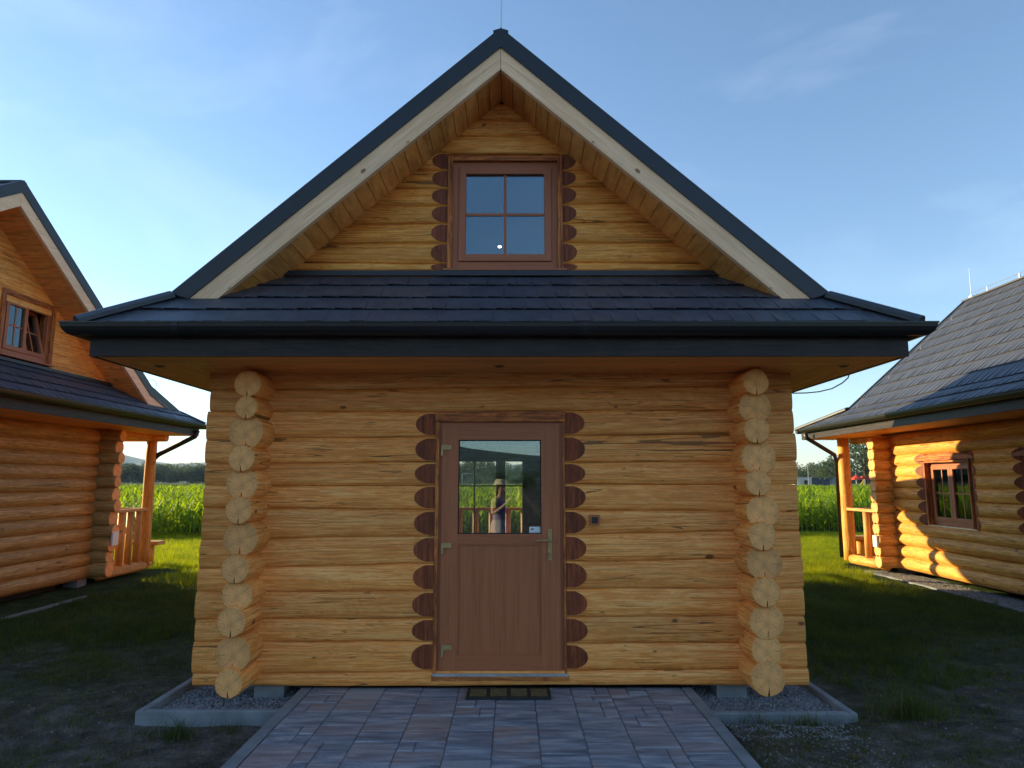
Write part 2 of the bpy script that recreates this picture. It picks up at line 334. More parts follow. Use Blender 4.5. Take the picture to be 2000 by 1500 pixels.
# ------------------------------------------------------------------ mesh helpers
class MB:
    def __init__(s): s.v = []; s.f = []; s.uv = []; s.mi = []
    def face(s, pts, uvs=None, mi=0):
        k = len(s.v); s.v += [tuple(p) for p in pts]; s.f.append(tuple(range(k, k + len(pts)))); s.mi.append(mi)
        s.uv.append(uvs or [(p[0], p[2]) for p in pts])
    def box(s, fr, u0, u1, o0, o1, z0, z1, mi=0, along=None, off=None):
        """box in a wall frame; UV runs along the longest side"""
        a = off if off is not None else rnd.random() * 40
        c = [(u, o, z) for u in (u0, u1) for o in (o0, o1) for z in (z0, z1)]
        d = (u1 - u0, o1 - o0, z1 - z0)
        if along is None: along = max(range(3), key=lambda i: abs(d[i]))
        oth = [i for i in range(3) if i != along]
        k = len(s.v); s.v += [tuple(fr(*q)) for q in c]
        for q in ((0, 1, 3, 2), (4, 6, 7, 5), (0, 4, 5, 1), (2, 3, 7, 6), (0, 2, 6, 4), (1, 5, 7, 3)):
            s.f.append(tuple(k + i for i in q)); s.mi.append(mi)
            s.uv.append([(c[i][along] + a, c[i][oth[0]] + c[i][oth[1]] + a * 0.37) for i in q])
    def prism(s, poly, ext0, ext1, fn, mi=0, along='poly', off=None):
        """poly = list of 2D points, extruded from ext0 to ext1; fn(a, b, e) gives the point"""
        a = off if off is not None else rnd.random() * 40
        n = len(poly); k = len(s.v)
        def q(p, e): return (p[0] + a, p[1] + a * .37 + e) if along == 'poly' else (e + a, p[0] * .8 + p[1] * .6 + a * .37)
        s.v += [tuple(fn(p[0], p[1], ext0)) for p in poly] + [tuple(fn(p[0], p[1], ext1)) for p in poly]
        s.f.append(tuple(range(k, k + n))); s.mi.append(mi); s.uv.append([q(p, 0) for p in poly])
        s.f.append(tuple(range(k + 2 * n - 1, k + n - 1, -1))); s.mi.append(mi); s.uv.append([q(p, 0) for p in poly[::-1]])
        for i in range(n):
            j = (i + 1) % n
            s.f.append((k + i, k + n + i, k + n + j, k + j)); s.mi.append(mi)
            s.uv.append([q(poly[i], ext0), q(poly[i], ext1), q(poly[j], ext1), q(poly[j], ext0)])
    def tube(s, pts, r, n=8, mi=0, cap=True):
        pts = [Vector(p) for p in pts]; rs = r if hasattr(r, '__len__') else [r] * len(pts)
        k = len(s.v); prev = None; a = rnd.random() * 30; acc = 0; us = []
        for i, p in enumerate(pts):
            t = (pts[min(i + 1, len(pts) - 1)] - pts[max(i - 1, 0)]).normalized()
            if prev is None:
                x = t.cross(Vector((0, 0, 1)))
                if x.length < 0.1: x = t.cross(Vector((1, 0, 0)))
            else: x = prev - t * prev.dot(t)
            x.normalize(); prev = x; y = t.cross(x)
            if i: acc += (p - pts[i - 1]).length
            us.append(acc + a)
            for j in range(n):
                w = 2 * math.pi * j / n
                s.v.append(tuple(p + (x * math.cos(w) + y * math.sin(w)) * rs[i]))
        for i in range(len(pts) - 1):
            for j in range(n):
                j2 = (j + 1) % n
                s.f.append((k + i * n + j, k + i * n + j2, k + (i + 1) * n + j2, k + (i + 1) * n + j)); s.mi.append(mi)
                c = 2 * math.pi * rs[i] / n
                s.uv.append([(us[i], j * c), (us[i], (j + 1) * c), (us[i + 1], (j + 1) * c), (us[i + 1], j * c)])
        if cap:
            for base in (k, k + (len(pts) - 1) * n):
                s.f.append(tuple(base + j for j in range(n))); s.mi.append(mi)
                s.uv.append([(0.1 * math.cos(2 * math.pi * j / n), 0.1 * math.sin(2 * math.pi * j / n)) for j in range(n)])
    def build(s, name, mats, parent=None, smooth=False, recalc=True):
        me = bpy.data.meshes.new(name); me.from_pydata(s.v, [], s.f)
        if not hasattr(mats, '__len__'): mats = [mats]
        for q in mats: me.materials.append(q)
        if len(mats) > 1: me.polygons.foreach_set('material_index', s.mi)
        ul = me.uv_layers.new(name='UVMap')
        ul.data.foreach_set('uv', [c for f in s.uv for p in f for c in p])
        if recalc:
            bm = bmesh.new(); bm.from_mesh(me); bmesh.ops.recalc_face_normals(bm, faces=bm.faces); bm.to_mesh(me); bm.free()
        if smooth:
            me.polygons.foreach_set('use_smooth', [len(p.vertices) == 4 for p in me.polygons])
        o = bpy.data.objects.new(name, me); COL.objects.link(o)
        if parent: o.parent = parent
        return o
def thing(name, label, cat, loc=(0, 0, 0), rz=0, group=None):
    o = bpy.data.objects.new(name, None); COL.objects.link(o); o.location = loc; o.rotation_euler = (0, 0, rz)
    o.empty_display_size = 0.3
    o['label'] = label; o['category'] = cat
    if group: o['group'] = group
    return o
def tag(o, label=None, cat=None, group=None, kind=None):
    if label: o['label'] = label
    if cat: o['category'] = cat
    if group: o['group'] = group
    if kind: o['kind'] = kind
    return o

def frame(origin, udir, odir):
    O = Vector(origin); U = Vector(udir); D = Vector(odir)
    return lambda u, o, z: O + U * u + D * o + Vector((0, 0, z))
IDF = frame((0, 0, 0), (1, 0, 0), (0, 1, 0))

# ------------------------------------------------------------------ logs
def seam_fn(z_l, z_r, ul, ur, k):
    ph = k * 1.7
    def f(u):
        t = (u - ul) / (ur - ul)
        return z_l + (z_r - z_l) * t + 0.004 * math.sin(u * 1.9 + ph) + 0.0025 * math.sin(u * 5.3 + ph * 2.1)
    return f
def steps(u0, u1, d=0.4, cut0=False, cut1=False, w=0.18):
    n = max(1, int((u1 - u0) / d)); t = [u0 + (u1 - u0) * i / n for i in range(n + 1)]
    if cut0: t = [x for x in t if x > u0 + w + 0.02] + [u0 + w * q for q in (0, .12, .26, .42, .6, .8, 1.0)]
    if cut1: t = [x for x in t if x < u1 - w - 0.02] + [u1 - w * q for q in (0, .12, .26, .42, .6, .8, 1.0)]
    return sorted(set(round(x, 5) for x in t))
def stain_patch(parent, fr, prof, uo, sgn, w, oc, omax, mats=None, name='stained_log_cut'):
    """prof = [(o, z)] along the visible face, the brown cut beside an opening at u = uo, log lying on side sgn"""
    pts = [(o, z) for o, z in prof if o > oc + 0.001]
    if len(pts) < 3: return
    m = MB(); a = rnd.random() * 30
    rim = [(uo + sgn * w * (o - oc) / (omax - oc), o, z) for o, z in pts]
    outl = [(uo, oc, pts[0][1])] + rim + [(uo, oc, pts[-1][1])]
    top = [fr(u, o + 0.004, z) for u, o, z in outl]; bot = [fr(u, o - 0.006, z) for u, o, z in outl]
    n = len(top); uv = [(z * 1.0 + a, u + a) for u, o, z in outl]
    k = 0; m.v = [tuple(p) for p in top + bot]
    m.f = [tuple(range(n))] + [(i, n + i, n + (i + 1) % n, (i + 1) % n) for i in range(n)]
    m.mi = [0] * (n + 1); m.uv = [uv] + [[uv[i], uv[i], uv[(i + 1) % n], uv[(i + 1) % n]] for i in range(n)]
    return m.build(name, mats or M['stain'], parent)
def flat_log(parent, fr, u0, u1, zb, zt, B=0.05, mats=None, cut0=False, cut1=False, w=0.18, uL=None, uR=None, depth=0.2, name='log', nprof=9, gap=0.0012, d=0.4, stain=True):
    mats = mats or [M['log'], M['end']]
    m = MB(); us = steps(u0, u1, d, cut0, cut1, w); a = rnd.random() * 50; b2 = rnd.random() * 50
    prof = [(i / (nprof - 1)) for i in range(nprof)]
    def bl(s): return B * max(0.0, 1 - abs(2 * s - 1) ** 2.8) ** 0.72
    nr = nprof + 2
    wig = rnd.random() * 9
    for i, u in enumerate(us):
        t = (u - u0) / (u1 - u0)
        lo, hi = zb(u) + gap, zt(u) - gap
        for s in prof:
            z = lo + (hi - lo) * s
            uu = u
            if uL: 
                l_, r_ = uL(z), uR(z)
                uu = l_ + (r_ - l_) * t
            o = bl(s) * (1 + 0.12 * math.sin(u * 2.3 + wig))
            if cut0 and u - u0 < w: o = min(o, B * (u - u0) / w)
            if cut1 and u1 - u < w: o = min(o, B * (u1 - u) / w)
            m.v.append(tuple(fr(uu, o, z)))
        for z in (hi, lo):
            uu = u if not uL else uL(z) + (uR(z) - uL(z)) * t
            m.v.append(tuple(fr(uu, -depth, z)))
    for i in range(len(us) - 1):
        for j in range(nr):
            j2 = (j + 1) % nr
            m.f.append((i * nr + j, (i + 1) * nr + j, (i + 1) * nr + j2, i * nr + j2)); m.mi.append(0)
            h = (zt(us[i]) - zb(us[i])) * 1.15 / (nprof - 1)
            m.uv.append([(us[i] + a, j * h + b2), (us[i + 1] + a, j * h + b2), (us[i + 1] + a, (j + 1) * h + b2), (us[i] + a, (j + 1) * h + b2)])
    for base in (0, (len(us) - 1) * nr):
        m.f.append(tuple(base + j for j in range(nr))); m.mi.append(1 if len(mats) > 1 else 0)
        m.uv.append([(0.02 * j, 0.03 * (j % 3)) for j in range(nr)])
    ob = m.build(name, mats, parent, smooth=True)
    if stain:
        for c, uo, sg in ((cut0, u0, 1), (cut1, u1, -1)):
            if c:
                lo, hi = zb(uo), zt(uo)
                pr = [(B * max(0.0, 1 - abs(q / 8 - 1) ** 2.3) ** 0.6, lo + 0.002 + (hi - lo - 0.004) * q / 16) for q in range(17)]
                stain_patch(parent, fr, pr, uo, sg, w, 0.0, B)
    return ob
SIDE = ['log']
def round_log(parent, fr, u0, u1, zc0, zc1, r0, r1, oc=0.0, notch0=False, notch1=False, cut0=False, cut1=False, w=0.2, n=18, name='log', mats=None, d=0.7, tipflat=False, squash=1.0):
    """round log along u of a wall frame with its axis at o = oc; notch = drying crack cut in from below"""
    mats = mats or [M[SIDE[0]], M['end']]
    m = MB(); us = steps(u0, u1, d, cut0, cut1, w); us = sorted(us + ([u0 + 0.010] if not cut0 else []) + ([u1 - 0.010] if not cut1 else [])); a = rnd.random() * 50; b2 = rnd.random() * 50
    L_ = u1 - u0
    nd = 0.55 if (notch0 or notch1) else 0.0
    angs = [-90 + 360 * (j + 0.5) / n for j in range(n)]
    ring = [(R(x), 1.0) for x in angs]
    crk = rnd.uniform(-8, 8)
    wob = [1 + rnd.uniform(-0.025, 0.025) for _ in range(n)]
    if nd: ring.append((R(-90 - 4), 1.0)); wob.append(1); ring.append((R(-90 + crk), 1 - nd)); wob.append(1); ring.append((R(-90 + 4), 1.0)); wob.append(1)
    nr = len(ring); flat_end = 0.0
    uc = {}
    for i, u in enumerate(us):
        t = (u - u0) / L_; r = r0 + (r1 - r0) * t
        if (not cut0 and u < u0 + 0.005) or (not cut1 and u > u1 - 0.005): r -= 0.008
        zc = zc0 + (zc1 - zc0) * t
        jo = 0.004 * math.sin(u * 2.1 + a)
        for (an, rr), wb in zip(ring, wob):
            rq = r * rr * wb
            o = oc + math.cos(an) * rq * squash + jo; z = zc + math.sin(an) * rq
            if rr < 1 and not ((notch0 and u < u0 + 0.5) or (notch1 and u > u1 - 0.5)): z = zc - r * 0.93
            lim = 9
            if cut0 and u - u0 < w: lim = oc + r * (0.45 + 0.55 * (u - u0) / w)
            if cut1 and u1 - u < w: lim = oc + r * (0.45 + 0.55 * (u1 - u) / w)
            m.v.append(tuple(fr(u, min(o, lim), z)))
    for i in range(len(us) - 1):
        for j in range(nr):
            j2 = (j + 1) % nr; h = 2 * math.pi * r0 / n
            m.f.append((i * nr + j, (i + 1) * nr + j, (i + 1) * nr + j2, i * nr + j2)); m.mi.append(0)
            m.uv.append([(us[i] + a, j * h + b2), (us[i + 1] + a, j * h + b2), (us[i + 1] + a, (j + 1) * h + b2), (us[i] + a, (j + 1) * h + b2)])
    for base, r in ((0, r0), ((len(us) - 1) * nr, r1)):
        m.f.append(tuple(base + j for j in range(nr))); m.mi.append(1)
        m.uv.append([(math.cos(an) * r * rr, math.sin(an) * r * rr) for an, rr in ring])
    ob = m.build(name, mats, parent, smooth=True)
    for c, uo, sg, r, zc in ((cut0, u0, 1, r0, zc0), (cut1, u1, -1, r1, zc1)):
        if c:
            pr = [(oc + math.cos(R(x)) * r, zc + math.sin(R(x)) * r) for x in range(-60, 61, 8)]
            stain_patch(parent, fr, pr, uo, sg, w, oc + 0.45 * r, oc + r)
    return ob

# ------------------------------------------------------------------ roof
LIP = [M['lip']]
def roof_plane(parent, A0, A1, B0, B1, course=0.37, panel=1.32, lipm=None, ribs=True, skip=None):
    """stone-coated steel tile courses; A = lower edge, B = upper edge"""
    A0, A1, B0, B1 = map(Vector, (A0, A1, B0, B1))
    U = (A1 - A0).normalized(); V = (B0 - A0) - U * (B0 - A0).dot(U); H = V.length; V.normalize()
    Nn = U.cross(V)
    if Nn.z < 0: Nn = -Nn
    nc = max(1, round(H / course)); ch = H / nc
    uA0, uA1 = 0.0, (A1 - A0).dot(U); uB0, uB1 = (B0 - A0).dot(U), (B1 - A0).dot(U)
    lim = lambda v: (uA0 + (uB0 - uA0) * v / H, uA1 + (uB1 - uA1) * v / H)
    lo_all, hi_all = min(uA0, uB0), max(uA1, uB1)
    for k in range(nc):
        v0, v1 = k * ch, (k + 1) * ch
        l0, r0 = lim(v0); l1, r1 = lim(v1)
        u = lo_all - rnd.random() * panel * 0.9
        while u < hi_all:
            ue = u + panel
            m = MB(); x = u; cnt = 0
            lift = rnd.uniform(0, 0.003)
            while x < ue - 1e-4:
                xe = min(ue, x + (rnd.uniform(0.10, 0.19) if ribs else panel))
                if ue - xe < 0.05: xe = ue
                a0, b0 = max(x, l0), min(xe, r0); a1, b1 = max(x, l1), min(xe, r1)
                if b0 > a0 + 1e-3 or b1 > a1 + 1e-3:
                    a0, b0 = min(max(x, l0), r0), max(min(xe, r0), l0); a1, b1 = min(max(x, l1), r1), max(min(xe, r1), l1)
                    g = rnd.uniform(-0.004, 0.004) + lift; hl = 0.019 + g
                    p = lambda uu, vv, h: A0 + U * uu + V * vv + Nn * h
                    gg = 0.011 if ribs and (b0 - a0) > 0.05 else 0
                    m.face([p(a0, v0, hl - gg), p(a0 + gg, v0, hl), p(b0 - gg, v0, hl), p(b0, v0, hl - gg), p(b1, v1, 0.004), p(a1, v1, 0.004)], [(a0, v0), (a0, v0), (b0, v0), (b0, v0), (b1, v1), (a1, v1)])
                    m.face([p(a0, v0, hl - gg), p(b0, v0, hl - gg), p(b0, v0 + 0.004, -0.004), p(a0, v0 + 0.004, -0.004)], [(0, 0)] * 4, 1)
                    cnt += 1
                x = xe
            if cnt: m.build('roof_panel', [M['roof'], lipm or LIP[0]], parent, recalc=False)
            u = ue
    d = MB()
    q = [A0, A1, B1, B0]; n_ = Nn
    d.v = [tuple(x - n_ * 0.006) for x in q] + [tuple(x - n_ * 0.045) for x in q]
    d.f = [(0, 1, 2, 3), (4, 7, 6, 5), (0, 4, 5, 1), (1, 5, 6, 2), (2, 6, 7, 3), (3, 7, 4, 0)]; d.mi = [0] * 6
    d.uv = [[(0, 0)] * 4] * 6
    d.build('roof_deck', M['fascia'], parent)
def cap_bar(parent, a, b, w=0.17, h=0.05, name='hip_cap', up=(0, 0, 1)):
    a, b = Vector(a), Vector(b); t = (b - a).normalized(); s = t.cross(Vector(up)).normalized(); n = s.cross(t)
    m = MB(); prof = [(-w / 2, -0.02), (-w / 2, 0.012), (-w / 5, h * .85), (0, h), (w / 5, h * .85), (w / 2, 0.012), (w / 2, -0.02)]
    m.prism(prof, 0, (b - a).length, lambda p, q, e: a + s * p + n * q + t * e)
    return m.build(name, M['verge'], parent)
def gutter_run(parent, pts, r=0.072):
    """half-round gutter with mitred corners along a closed/open list of (x, y) points, z = rim"""
    m = MB(); z = pts[0][2]; n = 9
    P2 = [Vector((p[0], p[1])) for p in pts]; k = len(P2)
    rings = []
    for i in range(k):
        pd = (P2[i] - P2[i - 1]).normalized() if i else None
        nd_ = (P2[i + 1] - P2[i]).normalized() if i < k - 1 else None
        if pd is None: nn = Vector((-nd_.y, nd_.x)); sc_ = 1
        elif nd_ is None: nn = Vector((-pd.y, pd.x)); sc_ = 1
        else:
            n1 = Vector((-pd.y, pd.x)); n2 = Vector((-nd_.y, nd_.x)); nn = (n1 + n2).normalized(); sc_ = 1 / max(0.3, nn.dot(n1))
        ring = []
        for j in range(n + 1):
            an = math.pi * j / n
            off = math.cos(an) * r * sc_; zz = z - math.sin(an) * r * 1.25
            ring.append((P2[i].x + nn.x * off, P2[i].y + nn.y * off, zz))
        for j in range(n, -1, -1):
            an = math.pi * j / n
            off = math.cos(an) * (r - 0.004) * sc_; zz = z - math.sin(an) * (r - 0.004) * 1.25
            ring.append((P2[i].x + nn.x * off, P2[i].y + nn.y * off, zz))
        rings.append(ring)
    nr = len(rings[0])
    for rg in rings: m.v += rg
    for i in range(k - 1):
        for j in range(nr):
            j2 = (j + 1) % nr
            m.f.append((i * nr + j, i * nr + j2, (i + 1) * nr + j2, (i + 1) * nr + j)); m.mi.append(0); m.uv.append([(0, 0)] * 4)
    for b in (0, (k - 1) * nr):
        m.f.append(tuple(b + j for j in range(n + 1))); m.mi.append(0); m.uv.append([(0, 0)] * (n + 1))
    g = m.build('gutter', M['gutter'], parent, recalc=False)
    bd = MB()                                  # rolled front rim
    for s in (1, -1):
        pp = [rg[0] if s > 0 else rg[n] for rg in rings]
        bd.tube(pp, 0.008, 6)
    bd.build('gutter_rim', M['gutter'], g, smooth=True)
    return g

# ------------------------------------------------------------------ windows and doors
def casement(parent, fr, u0, u1, z0, z1, nsash=2, deep=-0.06, bars=True, trim=0.045, tilt=None, name='window', sillm=None, vbar=True, trimo=0.02):
    fw = 0.055
    m = MB()
    for (a, b, c, d) in ((u0, u0 + fw, z0, z1), (u1 - fw, u1, z0, z1), (u0 + fw, u1 - fw, z1 - fw, z1), (u0 + fw, u1 - fw, z0, z0 + fw + 0.02)):
        m.box(fr, a, b, deep - 0.06, deep, c, d)
    if nsash == 2: m.box(fr, (u0 + u1) / 2 - 0.012, (u0 + u1) / 2 + 0.012, deep - 0.06, deep + 0.002, z0 + fw, z1 - fw)
    win = m.build(name, M['pvc'], parent)
    iu0, iu1, iz0, iz1 = u0 + fw + 0.003, u1 - fw - 0.003, z0 + fw + 0.022, z1 - fw - 0.003
    sw = 0.062; wid = (iu1 - iu0) / nsash
    for k in range(nsash):
        a, b = iu0 + k * wid + (0.004 if k else 0), iu0 + (k + 1) * wid - (0.004 if k < nsash - 1 else 0)
        f2 = fr
        if tilt is not None and k == tilt:
            def f2(u, o, z, fr=fr): return fr(u, o - 0.20 * (z - iz0) / (iz1 - iz0), z)
        m = MB(); o0, o1 = deep - 0.055, deep + 0.018
        for q in ((a, a + sw, iz0, iz1), (b - sw, b, iz0, iz1), (a + sw, b - sw, iz1 - sw, iz1), (a + sw, b - sw, iz0, iz0 + sw)):
            m.box(f2, q[0], q[1], o0, o1, q[2], q[3])
        m.build('sash', M['pvc'], win)
        m = MB(); m.box(f2, a + sw - 0.004, b - sw + 0.004, deep - 0.02, deep - 0.012, iz0 + sw - 0.004, iz1 - sw + 0.004)
        m.build('pane', M['glass'], win)
        if bars:
            m = MB(); cu, cz = (a + b) / 2, (iz0 + iz1) / 2
            if vbar: m.box(f2, cu - 0.012, cu + 0.012, deep - 0.0115, deep - 0.006, iz0 + sw, iz1 - sw)
            m.box(f2, a + sw, b - sw, deep - 0.0117, deep - 0.0055, cz - 0.012, cz + 0.012)
            m.build('glazing_bar', M['pvc'], win)
    if trim:
        for q in ((u0 - trim, u0, z0 - 0.01, z1 + trim), (u1, u1 + trim, z0 - 0.01, z1 + trim), (u0, u1, z1, z1 + trim)):
            m = MB(); m.box(fr, q[0], q[1], -0.16, trimo, q[2], q[3]); m.build('trim', M['trim'], win)
    m = MB(); m.box(fr, u0 - trim - 0.03, u1 + trim + 0.03, deep - 0.05, 0.075, z0 - 0.03, z0 - 0.011)
    m.build('sill', sillm or M['pvc'], win)
    return win

# ------------------------------------------------------------------ course heights measured on the front wall
ZL_PX = [1339.5, 1314, 1253.5, 1209, 1155, 1106, 1051, 993.6, 948.5, 904, 856, 804, 760, 722]
ZR_PX = [1338, 1307, 1256, 1204, 1149, 1092, 1040, 998, 946, 902, 848, 802, 754, 722]
UL_, UR_ = P(600, 1000, 0).x, P(1350, 1000, 0).x
SEAM = [seam_fn(P(600, a, 0).z, P(1350, b, 0).z, UL_, UR_, k) for k, (a, b) in enumerate(zip(ZL_PX, ZR_PX))]
TAIL_L = [(488, 750, 27), (483, 796, 23), (479, 844, 35), (475.6, 895, 27), (473, 945, 32), (469, 997, 27), (466, 1053, 35), (460, 1111, 28), (459, 1164, 31), (456, 1214, 29), (451, 1279, 36), (447, 1334, 28)]
TAIL_R = [(1477, 747, 26), (1479, 795, 33), (1475, 841, 26), (1486, 894, 35), (1477, 943, 26), (1494, 1000, 33), (1489, 1047, 28), (1496, 1100, 36), (1496, 1156, 29), (1503, 1216, 35), (1503, 1272, 31), (1503, 1327, 35)]
def tails(lst, y=-0.33):
    out = []
    for px, py, r in lst:
        p = P(px, py, y); d = (p - CAM).dot(Vector((0, CP, SP)))
        out.append((p.z, r * d / F_, p.x))
    return out[::-1]
TL, TR = tails(TAIL_L), tails(TAIL_R)
SOFF = 2.636; EAVE = 2.872

# ------------------------------------------------------------------ cabins
def cabin(root, V_l, V_r, xe_l, xe_r, depth, wl_, wr_, porch_back=0.0, style='main', side_windows=(), panel=1.32):
    """local frame: gable front at y = 0 facing -y, ridge along y. V = verge polyline (|x|, z) from ridge to skirt, xe = eave edge |x|"""
    YV = -0.50; YE = -0.93; yv2 = depth + 0.5; ye2 = depth + 0.93 + porch_back * (1 if porch_back else 0)
    ridge = V_l[0][1]
    # --- roof planes
    for s, V, xe in ((-1, V_l, xe_l), (1, V_r, xe_r)):
        pts = [(s * x, z) for x, z in V]
        for k in range(len(pts) - 1):
            (xa, za), (xb, zb) = pts[k], pts[k + 1]
            roof_plane(root, (xb, YV, zb), (xb, yv2, zb), (xa, YV, za), (xa, yv2, za), panel=panel)
        xk, zk = pts[-1]
        roof_plane(root, (s * xe, YE, EAVE), (s * xe, ye2, EAVE), (xk, YV, zk), (xk, yv2, zk), panel=panel)
        cap_bar(root, (s * xe, YE, EAVE + 0.01), (xk, YV, zk + 0.015))
        cap_bar(root, (s * xe, ye2, EAVE + 0.01), (xk, yv2, zk + 0.015))
    kl, kr = V_l[-1], V_r[-1]
    zk = (kl[1] + kr[1]) / 2; slope = (zk - EAVE) / (YV - YE); ztop = zk + slope * 0.5
    # front skirt: eave to the verge line, then on to the gable wall
    roof_plane(root, (-xe_l, YE, EAVE), (xe_r, YE, EAVE), (-kl[0], YV, zk), (kr[0], YV, zk), course=0.26, panel=panel)
    roof_plane(root, (-kl[0] + .02, YV, zk), (kr[0] - .02, YV, zk), (-kl[0] + .45, 0.02, ztop), (kr[0] - .45, 0.02, ztop), course=0.30, panel=panel)
    roof_plane(root, (-xe_l, ye2, EAVE), (xe_r, ye2, EAVE), (-kl[0], yv2, zk), (kr[0], yv2, zk), panel=panel)
    roof_plane(root, (-kl[0] + .02, yv2, zk), (kr[0] - .02, yv2, zk), (-kl[0] + .3, depth, zk + 0.12), (kr[0] - .3, depth, zk + 0.12), panel=panel)
    cap_bar(root, (0, YV - 0.03, ridge + 0.0), (0, yv2 + 0.03, ridge + 0.0), 0.13, 0.03, 'ridge_cap')
    if style != 'main' or True:
        m = MB(); m.box(IDF, -kl[0] + .5, kr[0] - .5, -0.075, -0.052, ztop - 0.03, ztop + 0.015); m.build('wall_flashing', M['verge'], root)
    # --- verge flashing and bargeboards
    def band(V, s, t0, t1, y0, y1, name, mt, clipz, gap=0.0):
        up = [(x, z + t0) for x, z in V]; dn = [(x, z + t1) for x, z in V]
        def clip(pl):
            out = [pl[0]]
            for a, b in zip(pl, pl[1:]):
                if b[1] < clipz:
                    t = (a[1] - clipz) / (a[1] - b[1]); out.append((a[0] + (b[0] - a[0]) * t, clipz)); break
                out.append(b)
            return out
        up, dn = clip(up), clip(dn)
        up[0] = (gap, up[0][1]); dn[0] = (gap, dn[0][1])
        m = MB()
        # quads strip as prisms so that concave outlines stay clean
        n = max(len(up), len(dn))
        while len(up) < n: up.append(up[-1])
        while len(dn) < n: dn.append(dn[-1])
        poly = up + dn[::-1]
        if len(dn) > 1 and n > 2:
            a = rnd.random() * 9
            for k in range(n - 1):
                m.prism([up[k], up[k + 1], dn[k + 1], dn[k]], y0, y1, lambda p, q, e: Vector((s * p, e, q)), off=a)
        else: 
            sl = math.atan2(V[0][1] - V[1][1], V[1][0] - V[0][0])
            m.prism(poly, y0, y1, lambda p, q, e: Vector((s * p, e, q)), off=1.3)
            ca, sa = math.cos(sl), math.sin(sl)
            m.uv = [[(u * ca - v * sa, u * sa + v * ca) for u, v in f] for f in m.uv]
        return m.build(name, mt, root)
    for (yo, yi) in ((YV - 0.035, YV + 0.03), (yv2 + 0.035, yv2 - 0.03)):
        for s, V in ((-1, V_l), (1, V_r)):
            band(V, s, 0.035, -0.145, yo, yi, 'verge_flashing', M['verge'], zk - 0.01)
            band(V, s, -0.146, -0.345, yo + (0.015 if yo < 0 else -0.015), yi, 'bargeboard', M['pale'], zk - 0.005, 0.002)
    # --- gable soffit boards
    def zroof(V, x):
        for a, b in zip(V, V[1:]):
            if x <= b[0]: return a[1] + (b[1] - a[1]) * (x - a[0]) / (b[0] - a[0])
        a, b = V[-2], V[-1]; return b[1] + (b[1] - a[1]) / (b[0] - a[0]) * (x - b[0])
    def xroof(V, z, off):
        z = z - off
        for a, b in zip(V, V[1:]):
            if z >= b[1]: return a[0] + (b[0] - a[0]) * (a[1] - z) / (a[1] - b[1])
        a, b = V[-2], V[-1]; return b[0] + (b[0] - a[0]) / (a[1] - b[1]) * (b[1] - z)
    for s, V in ((-1, V_l), (1, V_r)):
        sl = (V[0][1] - V[1][1]) / V[1][0]; dx = 0.137 * math.cos(math.atan(sl)); x = 0.0
        while x < V[-1][0] - 0.05:
            xe = min(x + dx, V[-1][0]); g = 0.0022; tk = 0.02 + rnd.uniform(-0.001, 0.001)
            za, zb = zroof(V, x) - 0.335, zroof(V, xe) - 0.335
            m = MB(); m.prism([(x + g, za), (xe - g, zb), (xe - g, zb + tk), (x + g, za + tk)], YV + 0.03, 0.0, lambda p, q, e: Vector((s * p, e, q)), along='e')
            m.build('soffit_board', M['soffit'], root); x = xe
    m = MB(); 
    for s, V in ((-1, V_l), (1, V_r)):
        for (xa, za), (xb, zb) in zip(V, V[1:]):
            m.prism([(xa, za - 0.30), (xb, zb - 0.30), (xb, zb - 0.29), (xa, za - 0.29)], YV + 0.04, yv2 - 0.04, lambda p, q, e: Vector((s * p, e, q)))
    m.build('roof_lining', M['dark'], root)
    # --- eaves: fascia, gutter, soffit boards
    fl, frr, yf, yb = -xe_l + 0.07, xe_r - 0.07, YE + 0.08, ye2 - 0.08
    for nm, q in (('f', (fl, frr, yf, yf + 0.03)), ('b', (fl, frr, yb - 0.03, yb)), ('l', (fl, fl + 0.03, yf + 0.03, yb - 0.03)), ('r', (frr - 0.03, frr, yf + 0.03, yb - 0.03))):
        m = MB(); m.box(IDF, q[0], q[1], q[2], q[3], SOFF, EAVE - 0.03); m.build('fascia_board', M['fascia'], root)
    g = 0.078
    gutter_run(root, [(fl - g, yb - 0.2, EAVE - 0.005), (fl - g, yf - g, EAVE - 0.005), (frr + g, yf - g, EAVE - 0.005), (frr + g, yb - 0.2, EAVE - 0.005)])
    gutter_run(root, [(fl - g, yb + g, EAVE - 0.005), (frr + g, yb + g, EAVE - 0.005)])
    w = 0.145; y = yf + 0.03; zt = SOFF + 0.02
    while y < 0.1:
        ya = min(y + w, 0.12)
        ia, ib = y - yf, ya - yf
        m = MB(); m.prism([(fl + ia, y + .002), (frr - ia, y + .002), (frr - ib, ya - .002), (fl + ib, ya - .002)], SOFF + 0.004, zt, lambda p, q, e: Vector((p, q, e)))
        m.build('eave_soffit_board', M['soffit'], root); y = ya
    for s, xf, xw in ((-1, fl, wl_), (1, frr, wr_)):
        x = abs(xf) - 0.03
        while x > abs(xw) - 0.1:
            xi = max(x - w, abs(xw) - 0.12); d0, d1 = abs(xf) - x, abs(xf) - xi
            m = MB(); m.prism([(x - .002, yf + d0), (xi + .002, yf + d1), (xi + .002, depth + 0.1), (x - .002, depth + 0.1)], SOFF + 0.004, zt, lambda p, q, e: Vector((s * p, q, e)))
            m.uv = [[(v, u) for u, v in f] for f in m.uv]
            m.build('eave_soffit_board', M['soffit'], root); x = xi
    y = depth + 0.1
    while y < yb - 0.03:
        ya = min(y + w, yb - 0.03)
        m = MB(); m.box(IDF, fl + 0.03, frr - 0.03, y + .002, ya - .002, SOFF + 0.004, zt); m.build('eave_soffit_board', M['soffit'], root); y = ya
